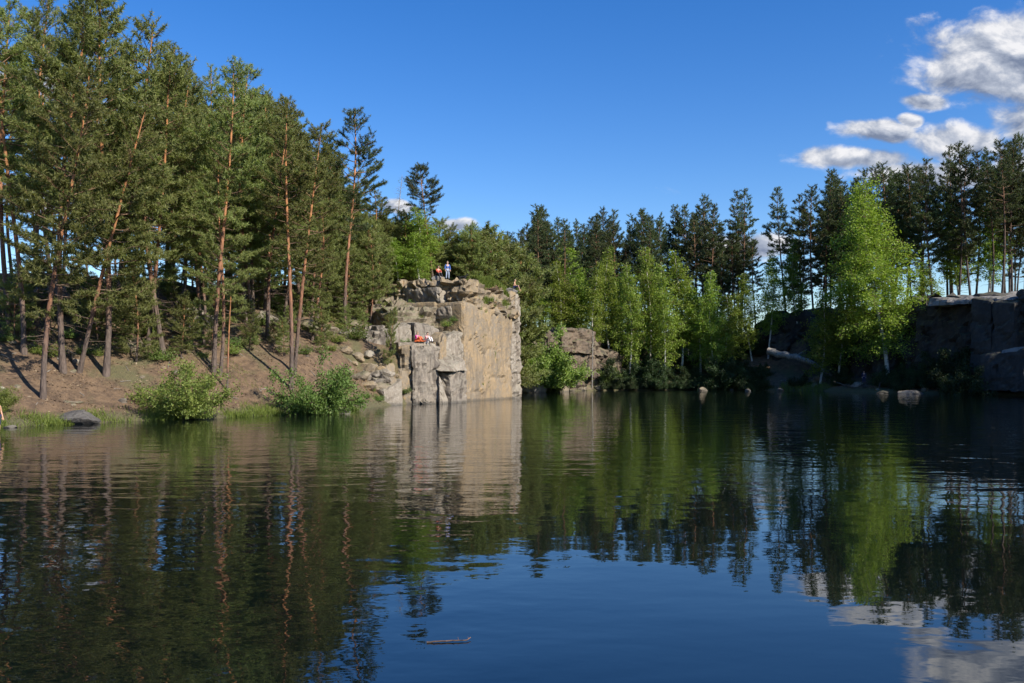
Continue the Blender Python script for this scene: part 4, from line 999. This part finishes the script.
# ------------------------------------------------------------------ logs, sticks
def log(name, pts, r0, r1, mat, label, cat='log', stubs=3, group=None, seed=1):
    rs = np.random.RandomState(seed); P = np.array([tuple(p_) for p_ in pts], float)
    t = np.linspace(0, 1, len(P)); tt = np.linspace(0, 1, 18); Q = np.stack([np.interp(tt, t, P[:, i]) for i in range(3)], -1)
    Q[1:-1] += rs.normal(size=(16, 3))*r0*.15
    paths, rad = [Q], [np.linspace(r0, r1, 18)]
    for _ in range(stubs):
        i = rs.randint(4, 16); o = Q[i]; paths.append(np.stack([o, o+unit(rs.normal(size=3)+np.array([0, 0, .8]))*rs.uniform(2, 5)*r0])); rad.append(np.array([r0*.35, r0*.1]))
    V, Fq = tubes(paths, rad, 8)
    return tag(obj(name, tri_mesh(name, V, Fq, MAT[mat], True)), label, cat, group)
g = at(832, 138.2); a_ = ray(768, 351, 146)
log('fallen_trunk', [a_, ray(800, 358, 142.5), ray(818, 366, 140.5), Vector((g.x, g.y, g.z+.2))], .62, .22, 'grey_wood', 'pale weathered fallen trunk slanting down the shaded bank', 'log', 4)
log('fallen_trunk', [at(604, 138.6)+Vector((0, 0, 2.8)), at(618, 140)+Vector((0, 0, .2))], .09, .05, 'grey_wood', 'thin bare leaning stem at the foot of the far bank', 'log', 1, seed=3)
log('bare_stem', [pl(592, 134.4)+Vector((0, 0, .4)), pl(592.5, 134.2)+Vector((0, 0, 5)), pl(593, 134.4)+Vector((0, 0, 9))], .09, .05, 'grey_wood', 'thin upright pale dead stem against the low cliff', 'log', 0, seed=4)
for i in range(9):
    px = 846+i*5+rr.uniform(-3, 3); p_ = hit(px, 388.6+rr.uniform(-.8, .6), 90, 160)
    q = p_+Vector((rr.uniform(-2.4, 2.4), rr.uniform(-.6, .6), rr.uniform(-.1, .9)))
    log('driftwood', [p_+Vector((0, 0, .15)), (p_+q)/2+Vector((0, 0, .3)), q+Vector((0, 0, .25))], rr.uniform(.07, .16), .04, 'shade_wood', 'grey driftwood branch heaped at the shaded shore beside the navy dressed person', 'driftwood', 2, 'driftwood heap', i+20)
for i in range(46):
    px = rr.uniform(0, 350); p_ = hit(px, rr.uniform(335, 410), 35, 100); an = rr.uniform(0, 3.14); l_ = rr.uniform(.3, 1.1)
    x2, y2 = p_.x+math.cos(an)*l_, p_.y+math.sin(an)*l_
    log('stick', [p_+Vector((0, 0, .04)), Vector((x2, y2, gz(x2, y2)+.05))], rr.uniform(.015, .035), .01, 'grey_wood', 'dry stick lying on the soil of the left bank', 'stick', 1, 'sticks on the left bank', i+50)
p_ = ray(452, 643, 887*3/(643-371)); p_.z = .004
log('floating_twig', [p_+Vector((-.28, 0, .004)), p_+Vector((-.05, .03, .010)), p_+Vector((.16, .05, .012)), p_+Vector((.2, .13, .02))], .010, .004, 'dark_bark', 'brown twig with debris floating on the calm foreground water', 'twig', 3, seed=8)

# ------------------------------------------------------------------ labels that single out the trees of the stands
ORD = ['leftmost', 'second from left', 'third from left', 'fourth from left', 'fifth from left', 'sixth from left', 'seventh from left', 'eighth from left', 'ninth from left', 'tenth from left', 'eleventh from left', 'twelfth from left']
def single_out(items, what, xcuts, xnames, dcuts, dnames):
    bk = {}
    for px, d, o in items:
        i = sum(px > c_ for c_ in xcuts); j = sum(d > c_ for c_ in dcuts); bk.setdefault((i, j), []).append((px, o))
    for (i, j), lst in bk.items():
        lst.sort(key=lambda q: q[0])
        for k, (_, o) in enumerate(lst):
            o['label'] = f'{what} {dnames[j]} {xnames[i]}, {ORD[min(k, 11)]}'
single_out(HILL, 'hill pine', [40, 110, 190, 250, 310, 350], ['behind the edge pines', 'behind the thick tall pine', 'above the willow bush', 'around the slim straight pine', 'left of the twin pines', 'right of the twin pines', 'above the ledge'], [78, 90, 101], ['in front row', 'in second row', 'in third row', 'in back row'])
single_out(FAR, 'dark pine', [540, 577, 612, 650, 684, 720, 760, 800, 850, 900, 950, 1000], ['past the cliff corner', 'left of the first birch', 'after the first birch', 'left of the middle birch', 'after the middle birch', 'after the yellowish birch', 'above the dark bush', 'above the fallen trunk', 'left of the big birch', 'behind the big birch', 'right of the big birch', 'above the round bush', 'at the right edge'], [144, 152, 162, 172], ['at the brink', 'in front row', 'in second row', 'in third row', 'in back row'])
single_out(YOUNG, 'young pine', [370, 415, 450, 490, 520], ['above the ledge', 'near the grey birch', 'behind the people', 'behind the dog', 'behind the grass mound', 'past the cliff corner'], [100, 112], ['in front', 'halfway back', 'far back'])
single_out(LEAFY, 'leafy tree', [370, 415, 450, 490, 520], ['above the ledge', 'near the grey birch', 'behind the people', 'behind the dog', 'behind the grass mound', 'past the cliff corner'], [100, 112], ['in front', 'halfway back', 'far back'])

# ------------------------------------------------------------------ people and the dog
from mathutils.bvhtree import BVHTree
_bv = []
for o in cliff.children:
    _bv.append(BVHTree.FromPolygons([v.co[:] for v in o.data.vertices], [tuple(p_.vertices) for p_ in o.data.polygons]))
def top_z(x, y, zmax=40.0):
    z = gz(x, y)
    for t in _bv:
        h_ = t.ray_cast(Vector((x, y, zmax)), Vector((0, 0, -1)))
        if h_[0] is not None: z = max(z, h_[0].z)
    return z
PEND = []
def skin_obj(name, verts, edges, radii, mat, parent, root=0, sub=2):
    me = bpy.data.meshes.new(name); me.from_pydata([tuple(v) for v in verts], edges, [])
    o = obj(name, me, parent); mod = o.modifiers.new('skin', 'SKIN'); mod.use_smooth_shade = True; mod.branch_smoothing = .6
    sv = me.skin_vertices[0].data
    for i, r_ in enumerate(radii): sv[i].radius = (r_, r_) if isinstance(r_, (int, float)) else r_; sv[i].use_root = (i == root)
    o.modifiers.new('subsurf', 'SUBSURF').levels = sub; o.modifiers['subsurf'].render_levels = sub
    PEND.append((o, mat)); return o
def pose(kind):
    J = {}
    def lr(n_, x, y, z, x2=None, y2=None, z2=None):
        J[n_+'L'] = Vector((x, y, z)); J[n_+'R'] = Vector((-x if x2 is None else x2, y if y2 is None else y2, z if z2 is None else z2))
    if kind == 'stand':
        for n_, v in dict(pelvis=(0, 0, .96), spine=(0, .01, 1.12), chest=(0, .01, 1.30), neck=(0, 0, 1.49), head=(0, -.02, 1.60), crown=(0, -.01, 1.70)).items(): J[n_] = Vector(v)
        lr('shoulder', .18, .01, 1.41); lr('elbow', .25, .03, 1.14); lr('wrist', .24, -.10, .92); lr('hand', .23, -.15, .85)
        lr('hip', .10, 0, .90); lr('knee', .12, -.03, .50); lr('ankle', .13, .02, .09); lr('toe', .15, -.16, .03)
    elif kind == 'rock':
        for n_, v in dict(pelvis=(0, 0, .52), spine=(0, 0, .68), chest=(0, -.03, .86), neck=(0, -.06, 1.05), head=(0, -.10, 1.16), crown=(0, -.10, 1.26)).items(): J[n_] = Vector(v)
        lr('shoulder', .18, -.04, .97); lr('elbow', .24, -.16, .74); lr('wrist', .14, -.36, .66); lr('hand', .10, -.43, .64)
        lr('hip', .10, -.04, .50); lr('knee', .14, -.44, .50); lr('ankle', .14, -.58, .12); lr('toe', .15, -.74, .04)
    elif kind == 'edge':
        for n_, v in dict(pelvis=(0, 0, .10), spine=(0, .0, .26), chest=(0, -.04, .44), neck=(0, -.09, .62), head=(0, -.14, .73), crown=(0, -.14, .83)).items(): J[n_] = Vector(v)
        lr('shoulder', .18, -.06, .55); lr('elbow', .25, -.12, .30); lr('wrist', .18, -.32, .20); lr('hand', .15, -.39, .18)
        lr('hip', .10, -.05, .09); lr('knee', .15, -.46, .16, -.13, -.46, .22); lr('ankle', .15, -.55, -.26, -.12, -.62, -.18); lr('toe', .16, -.70, -.33, -.13, -.76, -.26)
    else:
        for n_, v in dict(pelvis=(0, 0, .10), spine=(0, .02, .26), chest=(0, -.02, .44), neck=(0, -.08, .62), head=(0, -.13, .73), crown=(0, -.13, .83)).items(): J[n_] = Vector(v)
        lr('shoulder', .18, -.05, .55); lr('elbow', .25, -.22, .38); lr('wrist', .12, -.42, .36); lr('hand', .05, -.47, .36)
        lr('hip', .10, -.05, .10); lr('knee', .14, -.38, .46); lr('ankle', .13, -.58, .08); lr('toe', .14, -.74, .04)
    return J
def person(label, loc, rz, kind, top, bottom, hair='dark_hair', skin='skin', sleeve='wrist', leg='ankle', shoes='black_cloth', s=1.0):
    e_ = empty('person', loc, rz); e_.scale = (s, s, s); tag(e_, label, 'person'); J = pose(kind)
    names = ['pelvis', 'spine', 'chest', 'neck', 'head', 'crown']; V = [J[n_] for n_ in names]; Rr = [.125, .115, (.15, .12), .052, .088, .065]
    E = [(0, 1), (1, 2), (2, 3), (3, 4), (4, 5)]; I = {n_: i for i, n_ in enumerate(names)}
    def add(n_, par, v, r_):
        I[n_] = len(V); V.append(v); Rr.append(r_); E.append((I[par], I[n_]))
    for sd_ in 'LR':
        add('shoulder'+sd_, 'chest', J['shoulder'+sd_], .062); add('elbow'+sd_, 'shoulder'+sd_, J['elbow'+sd_], .044); add('wrist'+sd_, 'elbow'+sd_, J['wrist'+sd_], .030); add('hand'+sd_, 'wrist'+sd_, J['hand'+sd_], (.040, .022))
        d_ = (J['hand'+sd_]-J['wrist'+sd_]).normalized(); a_ = d_.cross(Vector((0, 0, 1))) if abs(d_.z) < .9 else Vector((0, 1, 0)); a_.normalize(); b_ = d_.cross(a_)
        for q in range(4):
            o_ = J['hand'+sd_]+d_*.035+a_*(q-1.5)*.021; ln = (.062, .076, .072, .055)[q]
            add(f'knuckle{sd_}{q}', 'hand'+sd_, o_, .0095); add(f'finger{sd_}{q}', f'knuckle{sd_}{q}', o_+d_*ln*.6+b_*.012, .009); add(f'tip{sd_}{q}', f'finger{sd_}{q}', o_+d_*ln+b_*.034, .0075)
        add('thumb'+sd_, 'hand'+sd_, J['hand'+sd_]+a_*.045+d_*.012, .011); add('thumbtip'+sd_, 'thumb'+sd_, J['hand'+sd_]+a_*.062+d_*.05, .009)
        add('hip'+sd_, 'pelvis', J['hip'+sd_], .088); add('knee'+sd_, 'hip'+sd_, J['knee'+sd_], .060); add('calf'+sd_, 'knee'+sd_, J['knee'+sd_].lerp(J['ankle'+sd_], .3), .056); add('ankle'+sd_, 'calf'+sd_, J['ankle'+sd_], .038); add('toe'+sd_, 'ankle'+sd_, J['toe'+sd_], .034)
    skin_obj('body', V, E, Rr, MAT[skin], e_)
    def garment(name, chains, mat, ex):
        vi, vv, rd, ed = {}, [], [], []
        for ch in chains:
            for n_ in ch:
                if n_ not in vi:
                    vi[n_] = len(vv); vv.append(V[I[n_]]); r_ = Rr[I[n_]]; rd.append(tuple(q+ex for q in r_) if isinstance(r_, tuple) else r_+ex)
            ed += [(vi[a], vi[b__]) for a, b__ in zip(ch[:-1], ch[1:]) if (vi[a], vi[b__]) not in ed]
        return skin_obj(name, vv, ed, rd, MAT[mat], e_)
    if top:
        arm = ['chest', 'shoulder', 'elbow']+(['wrist'] if sleeve == 'wrist' else [])
        garment('jacket' if sleeve == 'wrist' else 'shirt', [['pelvis', 'spine', 'chest']]+[[n_ if n_ == 'chest' else n_+sd_ for n_ in arm] for sd_ in 'LR'], top, .022)
    lg = ['pelvis', 'hip', 'knee']+(['calf', 'ankle'] if leg == 'ankle' else [])
    garment('trousers' if leg == 'ankle' else 'shorts', [[n_ if n_ == 'pelvis' else n_+sd_ for n_ in lg] for sd_ in 'LR'], bottom, .018)
    if shoes:
        for sd_ in 'LR': skin_obj('shoe', [J['ankle'+sd_].lerp(J['toe'+sd_], -.1), J['toe'+sd_].lerp(J['ankle'+sd_], -.05)], [(0, 1)], [.044, .040], MAT[shoes], e_)
    hd = J['head'].lerp(J['crown'], .45); bm = bmesh.new(); bmesh.ops.create_icosphere(bm, subdivisions=3, radius=1)
    bmesh.ops.delete(bm, geom=[v for v in bm.verts if v.co.y < -.35 and v.co.z < .45 or v.co.z < -.55], context='VERTS')
    for v in bm.verts: v.co = Vector((v.co.x*.102, v.co.y*.112+.012, v.co.z*.118))*(1+.05*fr(v.co*4))+hd
    me = bpy.data.meshes.new('hair'); bm.to_mesh(me); bm.free(); me.materials.append(MAT[hair]); obj('hair', me, e_)
    hc = J['head']; bm = bmesh.new(); fy = -.098
    for x_ in (-.032, .032):
        r_ = bmesh.ops.create_icosphere(bm, subdivisions=1, radius=.012)['verts']; bmesh.ops.translate(bm, verts=r_, vec=hc+Vector((x_, fy+.012, .035)))
    me = bpy.data.meshes.new('eyes'); bm.to_mesh(me); bm.free(); me.materials.append(MAT['eye_dark']); obj('eyes', me, e_)
    bm = bmesh.new(); r_ = bmesh.ops.create_cone(bm, segments=6, radius1=.018, radius2=.006, depth=.05, cap_ends=True)['verts']; bmesh.ops.rotate(bm, verts=r_, cent=(0, 0, 0), matrix=Matrix.Rotation(R(-18), 3, 'X')); bmesh.ops.translate(bm, verts=r_, vec=hc+Vector((0, fy, .01)))
    for x_ in (-.094, .094):
        r_ = bmesh.ops.create_icosphere(bm, subdivisions=1, radius=.024)['verts']; bmesh.ops.scale(bm, verts=r_, vec=(.5, .8, 1.3)); bmesh.ops.translate(bm, verts=r_, vec=hc+Vector((x_, .01, .02)))
    me = bpy.data.meshes.new('face'); bm.to_mesh(me); bm.free(); me.materials.append(MAT[skin]); obj('face', me, e_)
    return e_
def on(px, d): x_ = (px-CX)/F*d; return Vector((x_, d, top_z(x_, d)))
def best(px, d0, d1):              # the spot on the cliff top that stands clear of the rocks before it
    return max((on(px, d0+(d1-d0)*i/24) for i in range(25)), key=lambda v: (v.z-EYE)/v.y)
S_ = 1.08
person('person in magenta top sitting with drawn up knees on the rock ledge', on(416.5, 81.9), R(60), 'floor', 'magenta_cloth', 'orange_cloth', 'fair_hair', sleeve='elbow', leg='ankle', s=S_)
person('dark haired person in pink and white sitting beside the magenta top on the ledge', on(426.5, 81.6), R(55), 'floor', 'pink_cloth', 'white_cloth', 'dark_hair', 'skin', sleeve='elbow', s=S_)
p_ = best(438, 89.5, 94); boulder('boulder', p_+Vector((0, .1, .12)), (.75, .6, .5), 'slab_granite', 71, 'pale seat rock under the person in the red top on the cliff')
person('person in red top and black trousers sitting on a rock on the cliff top', p_+Vector((0, 0, .02)), R(35), 'rock', 'red_cloth', 'black_cloth', s=S_)
person('person standing in blue jacket and pale jeans on the cliff top', on(447.5, 91.8), R(20), 'stand', 'blue_cloth', 'jean_cloth', 'fair_hair', s=S_)
p_ = on(513.5, 97.9); boulder('boulder', p_+Vector((-.35, .1, .1)), (.95, .6, .65), 'slab_granite', 72, 'grey seat rock at the very corner of the cliff edge')
person('bare chested person in dark shorts sitting at the corner of the cliff edge', p_+Vector((.05, 0, .42)), R(80), 'edge', None, 'navy_cloth', 'fair_hair', 'tanned_skin', leg='knee', shoes=None, s=S_)
p_ = hit(864, 386.5, 90, 160); p_.z += .25; boulder('boulder', p_+Vector((0, 0, -.1)), (.8, .6, .5), 'shade_granite', 73, 'dark rock under the navy dressed person on the shaded shore')
person('person in navy clothes standing by driftwood on the shaded shore', p_+Vector((0, 0, .15)), R(-20), 'stand', 'navy_cloth', 'navy_cloth', s=S_)
x_ = (-4.0-CX)/F*42.5; person('bather in navy shorts standing in shallow water, cut by the left picture edge', (x_, 42.5, -.15), R(60), 'stand', None, 'navy_cloth', 'dark_hair', 'tanned_skin', leg='knee', shoes=None, s=1.05)
# towel and bag on the ledge
def cloth(name, p_, sx_, sy_, h_, mat, label, cat, rz=0.0):
    bm = bmesh.new(); bmesh.ops.create_grid(bm, x_segments=14, y_segments=10, size=1)
    for v in bm.verts: v.co = Vector((v.co.x*sx_, v.co.y*sy_, .03+abs(fr(Vector((v.co.x*2.2, v.co.y*2.2, p_[0]))))*h_))
    r_ = bmesh.ops.extrude_face_region(bm, geom=bm.faces[:])['geom']; bmesh.ops.translate(bm, verts=[g for g in r_ if isinstance(g, bmesh.types.BMVert)], vec=(0, 0, .02))
    me = bpy.data.meshes.new(name); bm.to_mesh(me); bm.free(); me.materials.append(MAT[mat]); o = obj(name, me); o.location = p_; o.rotation_euler = (0, 0, rz); return tag(o, label, cat)
cloth('towel', on(420.5, 81.2), .45, .3, .22, 'orange_cloth', 'crumpled orange towel on the ledge between the two sitting people', 'towel', .4)
cloth('jacket', on(422.5, 82.3), .4, .35, .5, 'black_cloth', 'black jacket heaped between the two people on the ledge', 'jacket', 1.0)
# dog
p_ = best(462.5, 90.5, 95); dg = empty('dog', p_, R(75)); tag(dg, 'black dog standing on the cliff top beside the grass mound', 'dog')
V = [(0, .32, .50), (0, .10, .49), (0, -.16, .50), (0, -.32, .52), (0, -.44, .66), (0, -.52, .74), (0, -.66, .71), (0, .44, .56), (0, .58, .68)]; E = [(0, 1), (1, 2), (2, 3), (3, 4), (4, 5), (5, 6), (0, 7), (7, 8)]; rd = [.11, .105, .13, .12, .075, .075, .038, .03, .018]
for x_ in (-.09, .09):
    b0 = len(V); V += [(x_, -.28, .36), (x_, -.27, .20), (x_, -.29, .04), (x_, -.34, .025)]; E += [(3, b0), (b0, b0+1), (b0+1, b0+2), (b0+2, b0+3)]; rd += [.055, .034, .026, .024]
    b0 = len(V); V += [(x_, .30, .36), (x_, .24, .28), (x_, .40, .17), (x_, .37, .04), (x_, .32, .025)]; E += [(0, b0), (b0, b0+1), (b0+1, b0+2), (b0+2, b0+3), (b0+3, b0+4)]; rd += [.07, .052, .03, .026, .024]
    b0 = len(V); V += [(x_*.55, -.48, .81), (x_*.9, -.46, .85)]; E += [(5, b0), (b0, b0+1)]; rd += [.028, .010]
skin_obj('body', V, E, rd, MAT['dog_fur'], dg, 1)
cm = skin_obj('collar', [(0, -.39, .60), (0, -.405, .63)], [(0, 1)], [.088, .088], MAT['brown_fur'], dg, 0, 1)
bpy.context.view_layer.update(); dgp = bpy.context.evaluated_depsgraph_get()
for o, mt in PEND:
    me = bpy.data.meshes.new_from_object(o.evaluated_get(dgp)); me.materials.clear(); me.materials.append(mt); me.name = o.name
    me.polygons.foreach_set('use_smooth', [True]*len(me.polygons))
    PEND_OLD = o.data; o.modifiers.clear(); o.data = me
# grass tussock on the cliff edge
a_ = pl(476, 91.8); c_ = pl(505, 96.4); mid = (a_+c_)/2; mid.z = top_z(mid.x, mid.y)
mo = obj('earth_mound', boulder_mesh('earth_mound', 'forest_floor', 91, .5, 4, 3)); mo.location = mid-Vector((-.84*-.35, 0.53*-.35, -.25))+Vector((-.84*.3, .53*.3, 0)); mo.scale = (3.0, 1.3, 1.5); mo.rotation_euler = (0, 0, math.atan2(c_.y-a_.y, c_.x-a_.x))
tag(mo, 'low earth mound under the grass tussock on the cliff edge', 'mound', kind='structure')
bpy.context.view_layer.update()
_bv.append(BVHTree.FromPolygons([(mo.matrix_world @ v.co)[:] for v in mo.data.vertices], [tuple(q.vertices) for q in mo.data.polygons]))
rs = np.random.RandomState(33); gp = []
for _ in range(13000):
    t = rs.uniform(-.05, 1.02); w_ = .2+rs.normal()*.5; v = a_.lerp(c_, t); x_, y_ = v.x-.84*w_, v.y+.53*w_
    gp.append((x_, y_, top_z(x_, y_)-.03))
grass('mound_grass', gp, rs, .5, .03, 'yellow-green grass tussock on the very edge of the main cliff top')
# single out the remaining counted plants by what they grow beside
def by_group(g):
    return [((o.location.x/o.location.y)*F+CX, o.location.y, o) for o in COL.objects if o.get('group') == g and o.parent is None]
FC = [625, 645, 670, 700, 735, 770, 810, 850, 890, 930, 975]
FNM = ['right of the low cliff', 'below the second birch', 'below the middle birch', 'below the yellowish birch', 'beside the largest dark bush', 'right of the largest dark bush', 'below the fallen trunk', 'left of the driftwood', 'near the driftwood', 'behind the flat pale boulder', 'left of the round dark bush', 'by the right ledge']
single_out(by_group('undergrowth of the far bank'), 'dim bush', FC, FNM, [127, 136, 143], ['at front', 'second row', 'third row', 'at back'])
single_out(by_group('thicket birches on the far bank'), 'half hidden thicket birch', [577, 612, 650, 684], ['behind the low cliff', 'after the first birch', 'left of the middle birch', 'after the middle birch', 'after the yellowish birch'], [149], ['at front', 'at back'])
single_out(by_group('undergrowth on the left hill'), 'low plant', [40, 80, 130, 190, 230, 290], ['by the edge pines', 'by the thick tall pine', 'by the crooked pine', 'above the willow bush', 'by the slim straight pine', 'left of the twin pines', 'right of the twin pines'], [62, 72], ['lower slope', 'mid slope', 'upper slope'])
single_out(by_group('pine saplings above the ledge'), 'knee high pine', [310, 345, 380, 410], ['right of the twin pines', 'above the round bush', 'above the rubble', 'above the ledge slabs', 'below the cliff top people'], [78, 88], ['low down', 'halfway up', 'high up'])
single_out(by_group('scrub above the ledge'), 'low scrub', [310, 345, 380, 410], ['right of the twin pines', 'above the round bush', 'above the rubble', 'above the ledge slabs', 'below the cliff top people'], [78, 88], ['low down', 'halfway up', 'high up'])
